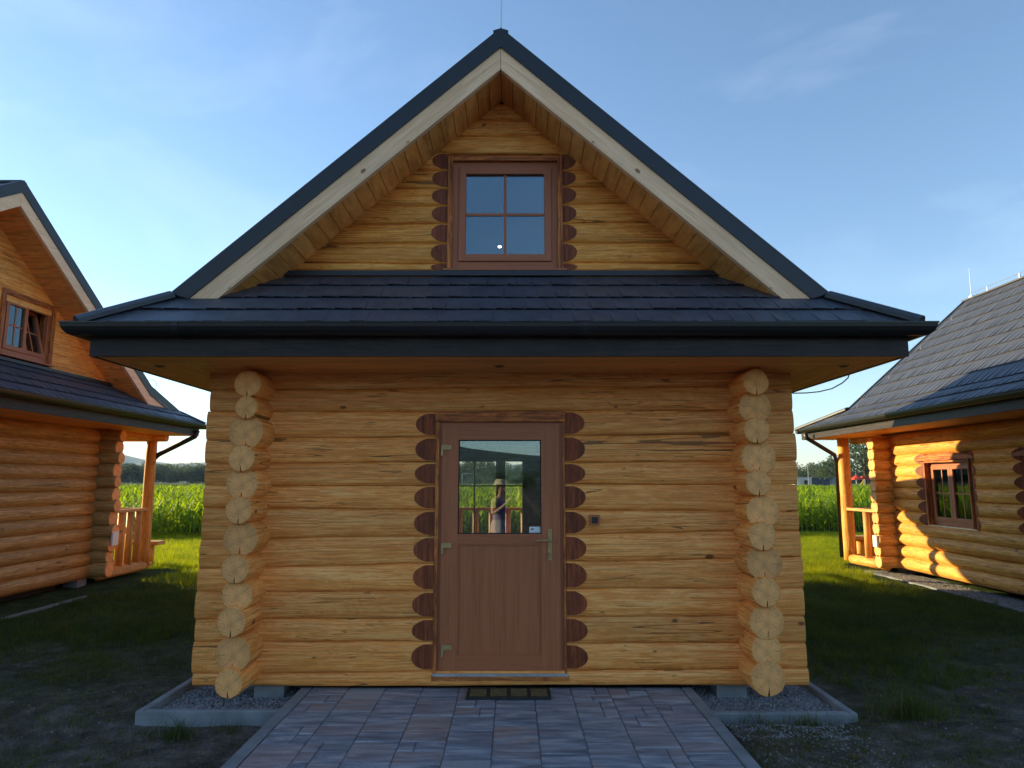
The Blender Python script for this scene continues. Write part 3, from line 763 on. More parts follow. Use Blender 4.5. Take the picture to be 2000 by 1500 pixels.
    # --- side walls of round logs with tails to the front
    for s, xw, T in ((-1, wl_, TL), (1, wr_, TR)):
        f = frame((xw, 0, 0), (0, 1, 0), (s, 0, 0))
        for i, (z, r, xt) in enumerate(T):
            rr = 0.132
            dxo = (abs(xt) - 2.1)
            ua = -0.33 + (0.028 if i % 2 else -0.028) * (1 if r < 0.12 else -1) * (-1) ** i + rnd.uniform(-0.015, 0.015)
            zc = max(z, 0.03 + r * 0.6) if i == 0 else z
            ops = [(a, b) for (a, b, z0, z1) in side_windows if s < 0 and z0 - 0.08 < z < z1 + 0.10]
            ends = [ua] + [q for ab in sorted(ops) for q in ab] + [depth + 0.40]
            for k in range(0, len(ends), 2):
                a_, b_ = ends[k], ends[k + 1]
                t0 = (a_ - ua) / (depth + 0.4 - ua); t1 = (b_ - ua) / (depth + 0.4 - ua)
                rf = lambda t: r + (rr - r) * min(1, t * 5) if k == 0 else rr
                if k == 0 and (b_ - a_) > 0.8:
                    # tapering tail then the body of the wall
                    oc_ = dxo
                    seg = min(a_ + 1.2, b_)
                    lo = round_log(root, f, a_, seg, zc, z, r, rr if seg < b_ or not ops else rr, oc=oc_ * 0.6, notch0=True, d=0.25)
                    if b_ - seg > 0.05:
                        round_log(root, f, seg - 0.02, b_, z, z, rr, rr, oc=oc_ * 0.0, cut1=(k + 1 < len(ends) - 1), name='log')
                else:
                    round_log(root, f, a_, b_, z, z, rr, rr, cut0=(k > 0), cut1=(k + 1 < len(ends) - 1))
        for (a, b, z0, z1) in side_windows if s < 0 else ():
            casement(root, frame((xw, 0, 0), (0, 1, 0), (s, 0, 0)), a + 0.03, b - 0.03, z0, z1, 2, deep=0.0, trim=0.03, trimo=0.1, sillm=M['steel'], vbar=True)
        for (a, b, z0, z1) in side_windows if s < 0 else ():
            m = MB(); ff = frame((xw, 0, 0), (0, 1, 0), (s, 0, 0)); n_ = 10
            up_ = [(a - 0.16 + (b - a + 0.32) * q / n_, z1 + 0.05 + 0.115 * math.sin(math.pi * (0.12 + 0.76 * q / n_))) for q in range(n_ + 1)]
            m.prism([(a - 0.19, z1 + 0.04)] + up_ + [(b + 0.19, z1 + 0.04)], 0.05, 0.134, lambda p, q, e: ff(p, e, q)); m.build('lintel', M['trim'], root)
        m = MB(); 
        segs = [0.05] + ([q for (a, b, _, _) in sorted(side_windows) for q in (a, b)] if s < 0 else []) + [depth - 0.05]
        for k in range(0, len(segs), 2): m.box(f, segs[k], segs[k + 1], -0.02, 0.02, 0.03, SOFF)
        for (a, b, z0, z1) in side_windows if s < 0 else ():
            m.box(f, a, b, -0.02, 0.02, 0.03, z0 - 0.02); m.box(f, a, b, -0.02, 0.02, z1 + 0.02, SOFF)
        m.build('wall_core', M['wallboard'], root)
    # --- rear wall
    fb = frame((0, depth, 0), (1, 0, 0), (0, 1, 0)); gl0, gl1 = -1.13, 0.40
    zs = [0.14 + 0.209 * i for i in range(12)]
    for z in zs:
        if style == 'main' and z < 2.15:
            round_log(root, fb, wl_ - 0.45, gl0, z, z, 0.128, 0.128, cut1=True)
            round_log(root, fb, gl1, wr_ + 0.45, z, z, 0.128, 0.128, cut0=True)
        else: round_log(root, fb, wl_ - 0.45, wr_ + 0.45, z, z, 0.128, 0.128)
    m = MB(); f0 = fb
    if style == 'main':
        m.box(f0, wl_ + .05, gl0, -0.02, 0.02, 0.03, SOFF); m.box(f0, gl1, wr_ - .05, -0.02, 0.02, 0.03, SOFF); m.box(f0, gl0, gl1, -0.02, 0.02, 2.16, SOFF)
    else: m.box(f0, wl_ + .05, wr_ - .05, -0.02, 0.02, 0.03, SOFF)
    m.build('wall_core', M['wallboard'], root)
    # rear gable
    m = MB(); m.prism([(-xroof(V_l, zk, -0.3), zk), (xroof(V_r, zk, -0.3), zk), (0, ridge - 0.3)], depth - 0.05, depth, lambda p, q, e: Vector((p, e, q))); m.build('rear_gable', M['plank'], root)
    # --- floors
    m = MB(); m.box(IDF, wl_ + 0.06, wr_ - 0.06, 0.22, depth - 0.05, 0.02, 0.10); m.build('floor', M['darkwood'], root)
    m = MB(); m.box(IDF, wl_ + 0.06, wr_ - 0.06, 0.22, depth - 0.05, SOFF + 0.03, SOFF + 0.12); m.build('ceiling', M['soffit'], root)
    for x in (wl_, wr_):
        for y in (0.05, depth / 2, depth):
            m = MB(); m.box(IDF, x + (0.05 if x < 0 else -0.3), x + (0.3 if x < 0 else -0.05), y, y + 0.25, -0.35, 0.02); m.build('pier_block', M['concrete'], root)
    m = MB(); m.box(IDF, wl_ + 0.5, wr_ - 0.5, 0.3, 0.34, -0.35, 0.03); m.build('crawl_gap_shade', M['dark'], root)  # near-black sheet painting in the shade of the gap under the floor
    return dict(zk=zk, ztop=ztop, xroof=xroof, YV=YV, yb=yb, yf=yf, fl=fl, fr=frr)

def log_post(parent, x, y, z0, z1, r=0.095, name='post'):
    m = MB(); n = 8
    m.tube([(x + 0.004 * math.sin(i * 2), y, z0 + (z1 - z0) * i / n) for i in range(n + 1)], [r * (1.06 - 0.12 * i / n) for i in range(n + 1)], 16)
    return m.build(name, M['log_dry'], parent, smooth=True)
def railing(parent, a, b, n, ztop=1.13, z0=0.12):
    a, b = Vector(a), Vector(b); d = (b - a); t = d.normalized(); s = Vector((-t.y, t.x, 0))
    m = MB(); fr_ = lambda u, o, z: a + t * u + s * o + Vector((0, 0, z))
    m.box(fr_, 0, d.length, -0.07, 0.07, ztop - 0.055, ztop)
    rl = m.build('handrail', M['plank'], parent)
    for i in range(n):
        p = a + d * ((i + 1) / (n + 1)); m = MB()
        m.tube([(p.x, p.y, z0), (p.x + 0.005, p.y, 0.6), (p.x, p.y, ztop - 0.053)], [0.068, 0.066, 0.062], 12); m.build('baluster', M['plank'], parent, smooth=True)
    m = MB(); m.tube([a + Vector((0, 0, 0.04)), b + Vector((0, 0, 0.04))], 0.10, 12); m.build('sill_log', M['log_dry'], parent, smooth=True)

def rod(parent, x, y, z, h, name='lightning_rod', base=True):
    m = MB(); m.tube([(x, y, z), (x, y, z + h * .6), (x + 0.004, y, z + h)], [0.009, 0.006, 0.004], 6)
    if base: m.box(IDF, x - .03, x + .03, y - .05, y + .05, z - 0.01, z + 0.02)
    return m.build(name, M['steel'], parent)

# ================================================================== MAIN CABIN
VA = [(0, 5.54), (2.69, 3.18)]
main = thing('log_cabin', 'golden log cabin with brown half-glazed front door in the middle of the photo', 'cabin')
DEPTH = 7.9
LIP[0] = M['verge']
cm = cabin(main, VA, VA, 3.17, 3.17, DEPTH, -2.1, 2.1, 1.30, 'main', panel=1.7)
FR = frame((0, 0, 0), (1, 0, 0), (0, -1, 0))
DL, DR = P(850, 1060, 0).x, P(1103, 1060, 0).x
for k in range(13):
    zb, zt = SEAM[k], SEAM[k + 1]
    B = 0.019 if k else 0.015
    tl, tr_ = -2.545 + rnd.uniform(-.01, .01), 2.545 + rnd.uniform(-.01, .01)
    if 1 <= k <= 10:
        flat_log(main, FR, tl, DL, zb, zt, B, cut1=True, depth=0.2)
        flat_log(main, FR, DR, tr_, zb, zt, B, cut0=True, depth=0.2)
    else:
        flat_log(main, FR, tl, tr_, zb, zt, B, depth=0.2)
m = MB()
ztd = P(976, 823, 0).z
m.box(FR, -2.0, DL, -0.14, -0.10, 0.05, SOFF); m.box(FR, DR, 2.0, -0.14, -0.10, 0.05, SOFF); m.box(FR, DL, DR, -0.14, -0.10, ztd + 0.05, SOFF)
m.build('wall_core', M['wallboard'], main)
# gable logs
GL = [541, 531, 514, 476, 440, 402, 369, 333, 299, 266, 235, 200]
GRr = [541, 531, 515, 474, 434, 398, 365, 334, 300, 266, 235, 200]
GS = [seam_fn(P(650, a, 0).z, P(1300, b, 0).z, UL_, UR_, k + 20) for k, (a, b) in enumerate(zip(GL, GRr))]
WL, WR = P(876, 420, 0).x, P(1093, 420, 0).x
gm = [M['gable']]
xr = cm['xroof']
for k in range(11):
    zb, zt = GS[k], GS[k + 1]
    if k == 0: zb = lambda u: 3.40
    if k == 10: zt = lambda u: 5.185
    Xl = lambda z: -xr(VA, z, -0.33); Xr = lambda z: xr(VA, z, -0.33)
    if k == 10: Xl = lambda z: -max(0.01, xr(VA, z, -0.33)); Xr = lambda z: max(0.01, xr(VA, z, -0.33))
    if 1 <= k <= 7:
        flat_log(main, FR, -2.6, WL, zb, zt, 0.034, gm, cut1=True, w=0.155, uL=None, uR=None, depth=0.15, stain=True, name='gable_log') if False else None
        # left piece: slanted roof end, straight at the window
        for side in (-1, 1):
            if side < 0: a_, b_ = min(WL - 0.3, -xr(VA, (zb(-1) + zt(-1)) / 2, -0.33)), WL
            else: a_, b_ = WR, max(WR + 0.3, xr(VA, (zb(1) + zt(1)) / 2, -0.33))
            if side < 0:
                fL = lambda z: Xl(z); 
                def uLf(z): return Xl(z)
                def mapu(u, z, a_=a_, b_=b_): return u
            # warp frame: slide the roof end along the slope
            def fw(u, o, z, a_=a_, b_=b_, side=side):
                if side < 0:
                    t = (b_ - u) / (b_ - a_); u2 = b_ - t * (b_ - min(Xl(z), b_ - 0.21))
                    if b_ - u < 0.2: u2 = u
                else:
                    t = (u - a_) / (b_ - a_); u2 = a_ + t * (max(Xr(z), a_ + 0.21) - a_)
                    if u - a_ < 0.2: u2 = u
                return FR(u2, o, z)
            flat_log(main, fw, a_, b_, zb, zt, 0.022, gm, cut0=(side > 0), cut1=(side < 0), w=0.15, depth=0.15, name='gable_log')
    else:
        flat_log(main, FR, 0.0001, 1.0, zb, zt, 0.020, gm, uL=Xl, uR=Xr, depth=0.15, name='gable_log', d=0.1)
# upper window
wz0, wz1 = P(985, 526, 0).z, P(985, 316, 0).z
casement(main, FR, P(884, 420, 0).x, P(1089, 420, 0).x, wz0, wz1, 1, deep=-0.01, trim=0.045, trimo=0.028)
mm = MB(); mm.box(FR, WL, WR, -0.15, -0.10, wz0 - 0.12, wz0); mm.box(FR, WL, WR, -0.15, -0.1, wz1, wz1 + 0.1); mm.build('wall_core', M['wallboard'], main)
# ---- front door
zd0, zd1 = P(976, 1314, 0).z, P(976, 824, 0).z
m = MB(); dx0, dx1 = P(854, 1060, 0).x, P(1102, 1060, 0).x
for q in ((dx0, dx0 + 0.035, zd0, zd1), (dx1 - 0.035, dx1, zd0, zd1), (dx0 + 0.035, dx1 - 0.035, zd1 - 0.035, zd1)):
    m.box(FR, q[0], q[1], -0.10, -0.015, q[2], q[3])
door = m.build('door', M['pvc'], main)
lx0, lx1, lz0, lz1 = dx0 + 0.032, dx1 - 0.036, zd0 + 0.018, zd1 - 0.028
gx0, gx1 = P(895, 950, 0).x, P(1057, 950, 0).x; gz0, gz1 = P(976, 1043, 0).z, P(976, 859, 0).z
px0, px1 = P(891, 1170, 0).x, P(1060, 1170, 0).x; pz0, pz1 = P(976, 1281, 0).z, P(976, 1062, 0).z
m = MB(); o0, o1 = -0.085, 0.004
m.box(FR, lx0, gx0, o0, o1, lz0, lz1, along=2); m.box(FR, gx1, lx1, o0, o1, lz0, lz1, along=2)
m.box(FR, gx0, gx1, o0, o1, gz1, lz1, along=0); m.box(FR, gx0, gx1, o0, o1, pz1, gz0, along=0); m.box(FR, gx0, gx1, o0, o1, lz0, pz0, along=0)
m.build('door_leaf', M['pvc'], door)
m = MB(); m.box(FR, gx0 - 0.002, gx1 + 0.002, -0.04, -0.012, pz0, pz1, along=2)
m.build('lower_panel', M['pvc'], door)
m = MB(); e = 0.013
for q in ((gx0, gx0 + e, pz0, pz1), (gx1 - e, gx1, pz0, pz1), (gx0 + e, gx1 - e, pz1 - e, pz1), (gx0 + e, gx1 - e, pz0, pz0 + e)): m.box(FR, q[0], q[1], -0.012, -0.002, q[2], q[3])
m.build('panel_moulding', M['pvc'], door)
m = MB()
for q in ((gx0, gx0 + .008, gz0, gz1), (gx1 - .008, gx1, gz0, gz1), (gx0, gx1, gz1 - .008, gz1), (gx0, gx1, gz0, gz0 + .008)): m.box(FR, q[0], q[1], -0.03, -0.004, q[2], q[3])
m.build('glazing_gasket', M['rubber'], door)
m = MB(); m.box(FR, gx0, gx1, -0.034, -0.026, gz0, gz1); m.build('pane', M['glass'], door)
m = MB(); sx0, sx1, sz0, sz1 = P(1034, 1036, 0).x, P(1056, 1036, 0).x, P(1045, 1042, 0).z, P(1045, 1029, 0).z
m.box(FR, sx0, sx1, -0.0255, -0.0245, sz0, sz1); m.build('sticker', M['white'], door)
m = MB(); m.box(FR, sx0 + 0.012, sx0 + 0.038, -0.0243, -0.0238, sz0 + .03, sz0 + .04); m.box(FR, sx0 + 0.01, sx1 - 0.015, -0.0243, -0.0238, sz0 + .008, sz0 + .011); m.build('sticker_print', M['rubber'], door)
# handle
m = MB(); hx = P(1074, 1060, 0).x; hz0, hz1 = P(1074, 1094, 0).z, P(1074, 1033, 0).z
m.box(FR, hx - 0.017, hx + 0.017, 0.005, 0.014, hz0, hz1)
lz = P(1074, 1055, 0).z
m.tube([FR(hx, 0.01, lz), FR(hx, 0.055, lz)], 0.010, 10); m.tube([FR(hx + 0.006, 0.055, lz), FR(hx - 0.06, 0.058, lz + 0.002), FR(hx - 0.118, 0.05, lz - 0.001)], [0.010, 0.009, 0.008], 10)
m.tube([FR(hx, 0.01, hz0 + 0.05), FR(hx, 0.02, hz0 + 0.05)], 0.012, 12); m.box(FR, hx - 0.002, hx + 0.002, 0.02, 0.045, hz0 + 0.035, hz0 + 0.062)
m.build('handle', M['brass'], door)
for py in (876, 1067, 1266):
    c = P(868, py, 0); m = MB()
    m.box(FR, c.x - 0.022, c.x + 0.062, 0.006, 0.02, c.z - 0.012, c.z + 0.03); m.tube([FR(c.x - 0.018, 0.012, c.z - 0.065), FR(c.x - 0.018, 0.012, c.z + 0.02)], 0.012, 10)
    m.build('hinge', M['brass'], door)
m = MB(); m.box(FR, dx0 - 0.02, dx1 + 0.02, -0.1, 0.03, zd0 - 0.022, zd0); m.build('threshold', M['steel'], door)
m = MB(); m.box(FR, dx0 - 0.03, dx1 + 0.03, -0.1, 0.022, zd0 - 0.06, zd0 - 0.023); m.build('threshold_base', M['trim'], door)
for q in ((DL, dx0, zd0 - 0.02, zd1 + 0.0), (dx1, DR, zd0 - 0.02, zd1 + 0.0)):
    m = MB(); m.box(FR, q[0] - 0.006, q[1] + 0.006, -0.2, 0.012, q[2], q[3]); m.build('door_trim', M['trim'], main)
m = MB(); m.box(FR, DL - 0.012, DR + 0.012, -0.2, 0.026, zd1 + 0.002, SEAM[11](0) - 0.004); m.build('door_trim', M['trim'], main)
# doorbell box
c = P(1160, 1015, 0); m = MB(); s_ = 0.042
m.box(FR, c.x - s_, c.x + s_, 0.02, 0.062, c.z - s_, c.z + s_); bx = m.build('doorbell', M['pvc'], main)
m = MB(); m.box(FR, c.x - 0.026, c.x + 0.026, 0.062, 0.068, c.z - 0.026, c.z + 0.026); m.build('button', M['gutter'], bx)
for px, py in ((315, 715), (975, 717), (1645, 714)):
    c = P(px, py, -0.38); m = MB(); n = 16
    x = c.x
    m.tube([(x, -0.40, SOFF + 0.01), (x, -0.40, SOFF - 0.004)], 0.045, 16); dl = m.build('downlight', M['brass'], main)
    m = MB(); m.tube([(x, -0.40, SOFF - 0.0045), (x, -0.40, SOFF - 0.006)], 0.030, 16); m.build('lens', M['dark'], dl)
rod(main, 0, -0.30, 5.58, 0.62)
for x in (-2.42, 0.62):
    m = MB(); n_ = 10; yy = -0.85 - 0.078
    a_ = [(x, yy + math.cos(math.pi * j / n_) * 0.076, EAVE - 0.004 - math.sin(math.pi * j / n_) * 0.096) for j in range(n_ + 1)]
    b_ = [(x + 0.045, p[1], p[2]) for p in a_]
    for j in range(n_): m.face([a_[j], a_[j + 1], b_[j + 1], b_[j]], [(0, 0)] * 4)
    m.build('gutter_union', M['verge'], main, recalc=False)
for x in np.arange(-2.9, 3.0, 0.62):
    m = MB(); m.box(IDF, x, x + 0.025, -1.004, -0.93, EAVE - 0.001, EAVE + 0.004); m.build('gutter_bracket', M['verge'], main)
# ---- rear glazed door
FB = frame((0, DEPTH, 0), (1, 0, 0), (0, -1, 0))
a0, a1, b0, b1 = P(895, 950, DEPTH).x - 0.10, P(969, 950, DEPTH).x, P(987, 950, DEPTH).x, P(1020, 950, DEPTH).x
zt_ = P(1000, 901.5, DEPTH).z
m = MB(); fo = 0.06
m.box(FB, -1.13, a0, -.05, .05, .1, 2.16); m.box(FB, a1 + .04, b0 - .04, -.05, .05, .1, zt_); m.box(FB, b1, 0.40, -.05, .05, .1, 2.16); m.box(FB, a0, b1, -.05, .05, zt_, 2.16); m.box(FB, a0, b1, -.05, .05, .1, .2)
rd = m.build('rear_door', M['pvc'], main)
m = MB()
m.box(FB, a1, a1 + .038, -.04, .06, .2, zt_); m.box(FB, b0 - .038, b0, -.04, .06, .2, zt_); m.build('sash', M['pvc'], rd)
for q in ((a0, a1), (b0, b1)):
    m = MB(); m.box(FB, q[0], q[1], -.004, .004, .2, zt_); m.build('pane', M['glass'], rd)
zm = P(926, 949, DEPTH).z; m = MB(); xm = P(926.5, 949, DEPTH).x
m.box(FB, xm - .013, xm + .013, .006, .016, .2, zt_); m.box(FB, a0, b1, .0065, .017, zm - .013, zm + .013); m.build('glazing_bar', M['pvc'], rd)
# rear porch
yp = DEPTH + 1.37
m = MB(); m.box(IDF, -2.35, 2.35, DEPTH + 0.1, yp + 0.1, 0.0, 0.08); m.build('porch_deck', M['plank'], main)
for x in (-2.1, 2.1): log_post(main, x, yp, 0.08, SOFF)
m = MB(); m.tube([(-2.6, yp, SOFF - 0.02), (2.6, yp, SOFF - 0.02)], 0.09, 12); m.build('porch_beam', M['log_dry'], main, smooth=True)
railing(main, (-2.1, yp, 0), (2.1, yp, 0), 11)
railing(main, (-2.1, DEPTH + 0.15, 0), (-2.1, yp, 0), 2); railing(main, (2.1, DEPTH + 0.15, 0), (2.1, yp, 0), 1)
# added glowing spot behind the upper window, standing in for a bright reflection
lp = P(976, 482, 1.6)
lt = thing('reflection_spot', 'small glowing spot standing in for a reflection in the upper window', 'glowing spot', (0, 0, 0))
me_, nt_, b_ = mat('reflection_glow'); b_.inputs['Emission Color'].default_value = (1.0, 0.85, 0.6, 1); b_.inputs['Emission Strength'].default_value = 14; M['spot_glow'] = me_
m = MB(); m.tube([lp + Vector((0, 0, 0.009 * math.cos(t))) for t in (0.3, 0.8, 1.6, 2.4, 3.0)], [0.006, 0.014, 0.019, 0.014, 0.005], 12); m.build('spot_glow', M['spot_glow'], lt, smooth=True)
m = MB(); m.tube([lp + Vector((0, 0, 0.02)), (lp.x, lp.y, 5.15)], 0.004, 6); m.build('spot_cord', M['cable'], lt)  # cord added for the glowing spot to hang from

# ---- loose cable off the right eave
m = MB(); ca = P(1548, 768, 0.3); pts = [(1548, 768), (1575, 767.5), (1600, 765), (1625, 759), (1645, 748), (1656, 738), (1660, 728)]
m.tube([P(px, py, 0.4 + 0.05 * i) for i, (px, py) in enumerate(pts)], 0.006, 6)
tag(m.build('cable', M['cable'], smooth=True), 'thin black cable curving out from the right eave of the middle cabin', 'cable')

# ================================================================== RIGHT CABIN
LIP[0] = M['lip']; SIDE[0] = 'log_dry'
right = thing('log_cabin', 'log cabin on the right with sunlit tiled roof and side window, partly in shadow', 'cabin', (9.85, -0.05, 0))
cabin(right, VA, VA, 3.17, 3.17, DEPTH, -2.1, 2.1, 1.07, 'right', side_windows=((3.0, 4.25, 0.93, 2.03), (5.5, 6.75, 0.93, 2.03)), panel=1.25)
for k in range(13):
    flat_log(right, FR, -2.545, 2.545, SEAM[k], SEAM[k + 1], 0.05)
m = MB(); m.prism([(-2.1, 3.4), (2.1, 3.4), (0, 5.24)], 0.0, 0.1, lambda p, q, e: Vector((p, e, q))); m.build('gable_wall', M['plank'], right)
m = MB(); m.box(IDF, -2.35, 2.35, DEPTH + 0.1, yp + 0.1, 0.0, 0.08); m.build('porch_deck', M['plank'], right)
for x, y in ((-2.38, yp + 0.1), (0.0, yp), (2.1, yp)): log_post(right, x, y, 0.0, SOFF, 0.125)
m = MB(); m.tube([(-2.1, DEPTH + .2, SOFF - 0.04), (-2.1, yp + .2, SOFF - 0.04)], 0.085, 12); m.build('porch_beam', M['log_dry'], right, smooth=True)
railing(right, (-2.33, DEPTH + 0.1, 0), (-2.38, yp, 0), 1); railing(right, (-2.3, yp, 0), (0, yp, 0), 5)
rod(right, 0, DEPTH + 0.3, 5.58, 0.62)
m = MB(); 
for yy in np.arange(0.5, DEPTH, 0.9): m.box(IDF, -0.012, 0.012, yy, yy + 0.02, 5.56, 5.66)
m.tube([(0, 0, 5.655), (0, DEPTH + .3, 5.655)], 0.005, 6); m.build('ridge_wire', M['steel'], right)
m = MB(); m.tube([(-3.26, DEPTH + 1.35, 2.75), (-3.22, DEPTH + 1.35, 2.64), (-2.58, yp + 0.10, 2.28), (-2.50, yp + 0.2, 2.1), (-2.50, yp + 0.24, 0.05)], 0.045, 10); m.build('downpipe', M['gutter'], right, smooth=True)
m = MB(); m.box(IDF, -2.60, -2.56, DEPTH - 0.08, DEPTH + 0.06, 0.42, 0.64); m.build('junction_box', M['white'], right)
for k_, yy in enumerate((DEPTH + 0.55,)):
    m = MB(); m.tube([(-3.30, yy, 2.80), (-3.36, yy, 2.90), (-3.2, yy, 3.0)], 0.006, 6); m.build('gutter_clamp', M['steel'], right)
m = MB(); x0 = -3.26 ; pl = lambda x: EAVE + (3.17 + x) * 0.645 if x < -2.69 else 3.18 + (2.69 + x) * 0.877
m.tube([(x, DEPTH + .1, pl(x) + 0.06) for x in (-3.1, -2.9, -2.7, -2.2, -1.6, -1.0, -0.4, 0)], 0.005, 6)
for x in (-2.7, -2.0, -1.3, -0.6): m.tube([(x, DEPTH + .1, pl(x)), (x, DEPTH + .1, pl(x) + 0.075)], 0.006, 6)
m.build('down_conductor', M['steel'], right)

# ================================================================== LEFT CABIN
LIP[0] = M['verge']; SIDE[0] = 'log_left'
left = thing('log_cabin', 'log cabin on the left, turned sideways with gable window and railed porch', 'cabin', (-7.30, 3.18, 0), R(90))
VBl = [(0, 5.86), (3.77, 3.46), (4.15, 3.20)]; VBr = [(0, 5.86), (3.77, 3.46), (4.98, 3.09)]
cl = cabin(left, VBl, VBr, 4.6, 5.24, 7.5, -3.25, 3.25, 0.0, 'left', panel=1.7)
zb0 = 0.03
for i in range(12):
    z = 0.14 + 0.2135 * i
    round_log(left, FR, -3.66, 3.62, z, z, 0.126 + rnd.uniform(-.004, .006), 0.126 + rnd.uniform(-.004, .006), oc=-0.10, mats=[M['log_left'], M['end']])
m = MB(); m.box(FR, -3.2, 3.2, -0.13, -0.09, 0.03, SOFF); m.build('wall_core', M['wallboard'], left)
# gable planks
z = cl['ztop'] - 0.1; pk = 0.19
lw0, lw1, lwz0, lwz1 = 0.50, 1.62, 3.52, 4.46
def gx(V, z): return cl['xroof'](V, z, -0.33)
while z < 5.5:
    zt = min(z + pk, 5.52)
    for (V, s) in ((VBl, -1), (VBr, 1)):
        pass
    polyL = lambda a, b: None
    def plank(xa0, xa1, xb0, xb1):
        m = MB(); m.prism([(xa0, z + .0025), (xa1, z + .0025), (xb1, zt - .0025), (xb0, zt - .0025)], -0.02 + rnd.uniform(-.003, .003), 0.04, lambda p, q, e: Vector((p, e, q)))
        m.build('gable_plank', M['gable'], left)
    L0, R0, L1, R1 = -gx(VBl, z), gx(VBr, z), -gx(VBl, zt), gx(VBr, zt)
    if zt > lwz0 - 0.02 and z < lwz1 + 0.0 and R1 > lw1:
        plank(L0, lw0, L1, lw0); plank(lw1, R0, lw1, R1)
    else: plank(L0, R0, L1, R1)
    z = zt
casement(left, FR, lw0 + 0.05, lw1 - 0.05, lwz0 + 0.02, lwz1 - 0.05, 2, deep=0.0, trim=0.07, trimo=0.045, tilt=1)
yl = 4.95
m = MB(); m.box(IDF, 3.3, 5.1, -0.1, 7.5, 0.0, 0.08); m.build('porch_deck', M['plank'], left)
for y in (0.0, 3.6, 7.3): log_post(left, yl, y, 0.0, SOFF, 0.105)
m = MB(); m.tube([(3.2, 0, SOFF - 0.05), (5.12, 0, SOFF - 0.05)], 0.085, 12); m.build('porch_beam', M['log_dry'], left, smooth=True)
m = MB(); m.tube([(yl, -0.3, SOFF - 0.045), (yl, 7.4, SOFF - 0.045)], 0.085, 12); m.build('porch_beam', M['log_dry'], left, smooth=True)
railing(left, (3.45, 0, 0), (yl, 0, 0), 4, 1.17); railing(left, (yl, 0, 0), (yl, 3.6, 0), 8, 1.17)
m = MB(); m.tube([(5.0, -0.90, 2.74), (5.0, -0.86, 2.62), (5.0, -0.12, 2.24), (5.0, 0.0, 2.1), (5.02, 0.12, 0.05)], 0.048, 10); m.build('downpipe', M['gutter'], left, smooth=True)
m = MB(); m.box(IDF, 3.16, 3.34, -0.375, -0.345, 0.58, 0.82); m.build('junction_box', M['white'], left)
rod(left, 0, 0.2, 5.88, 0.6); 
m = MB(); m.tube([(0, 0.2 + 0.1 * k, 5.93 + 0.03 * math.sin(k)) for k in range(6)], 0.005, 6); m.build('ridge_wire', M['steel'], left)
m = MB(); m.tube([(4.0, YV_, z_) for YV_, z_ in ((-0.3, 3.40), (-0.3, 3.62), (-0.42, 3.66), (-0.5, 3.6), (-0.5, 3.3), (-0.75, 3.1), (-0.93, 2.95), (-0.98, 2.8))], 0.005, 6); m.build('down_conductor', M['steel'], left)

# ================================================================== PATH, KERBS, GRAVEL, MAT
path = MB(); path.box(IDF, -1.56, 1.50, -7.5, 0.08, -0.20, -0.0095); pth = path.build('path', M['concrete']); tag(pth, kind='structure')
random.seed(3); pr = random.Random(11)
px_, W_ = -1.56, 3.06 / 10
def paver(x0, x1, y0, y1):
    g = 0.003; h = pr.uniform(-0.0025, 0.0025); b = 0.006
    m = MB(); x0 += g; x1 -= g; y0 += g; y1 -= g
    tp = [(x0 + b, y0 + b), (x1 - b, y0 + b), (x1 - b, y1 - b), (x0 + b, y1 - b)]; md = [(x0, y0), (x1, y0), (x1, y1), (x0, y1)]
    cx, cy = (x0 + x1) / 2, (y0 + y1) / 2
    m.v = [(x - cx, y - cy, h) for x, y in tp] + [(x - cx, y - cy, h - 0.005) for x, y in md] + [(x - cx, y - cy, -0.06) for x, y in md]
    m.f = [(0, 1, 2, 3)] + [(i + 4, (i + 1) % 4 + 4, (i + 1) % 4, i) for i in range(4)] + [(i + 8, (i + 1) % 4 + 8, (i + 1) % 4 + 4, i + 4) for i in range(4)]
    m.mi = [0] * 9; m.uv = [[(0, 0)] * 4] * 9
    o = m.build('paver', M['paver'], pth, recalc=False); o.location = (cx, cy, 0)
for c in range(10):
    x0 = px_ + c * W_; y = 0.06
    if c % 2: y -= 0.0
    while y > -4.6:
        d = pr.choice([0.3, 0.2, 0.3, 0.2, 0.4, 0.16])
        if d < 0.21 and pr.random() < 0.8:
            s = x0 + W_ * pr.choice([0.36, 0.5, 0.64]); paver(x0, s, y - d, y); paver(s, x0 + W_, y - d, y)
        else: paver(x0, x0 + W_, y - d, y)
        y -= d
m = MB(); 
for c in range(10):
    for k in range(14): m.box(IDF, px_ + c * W_ + .003, px_ + (c + 1) * W_ - .003, y - (k + 1) * 0.2 + .003, y - k * 0.2 - .003, -0.06, -0.002)
st = m.build('paver', M['paver'], pth); st['kind'] = 'stuff'
def kerb(x0, x1, y0, y1, zt, zb=-0.35, label=None, name='kerb'):
    m = MB(); b = 0.008
    m.v = [(x0, y0, zb), (x1, y0, zb), (x1, y1, zb), (x0, y1, zb), (x0, y0, zt - b), (x1, y0, zt - b), (x1, y1, zt - b), (x0, y1, zt - b), (x0 + b, y0 + b, zt), (x1 - b, y0 + b, zt), (x1 - b, y1 - b, zt), (x0 + b, y1 - b, zt)]
    m.f = [(0, 1, 5, 4), (1, 2, 6, 5), (2, 3, 7, 6), (3, 0, 4, 7), (4, 5, 9, 8), (5, 6, 10, 9), (6, 7, 11, 10), (7, 4, 8, 11), (8, 9, 10, 11)]
    m.mi = [0] * 9; m.uv = [[(0, 0)] * 4] * 9
    return m.build(name, M['concrete'], None)
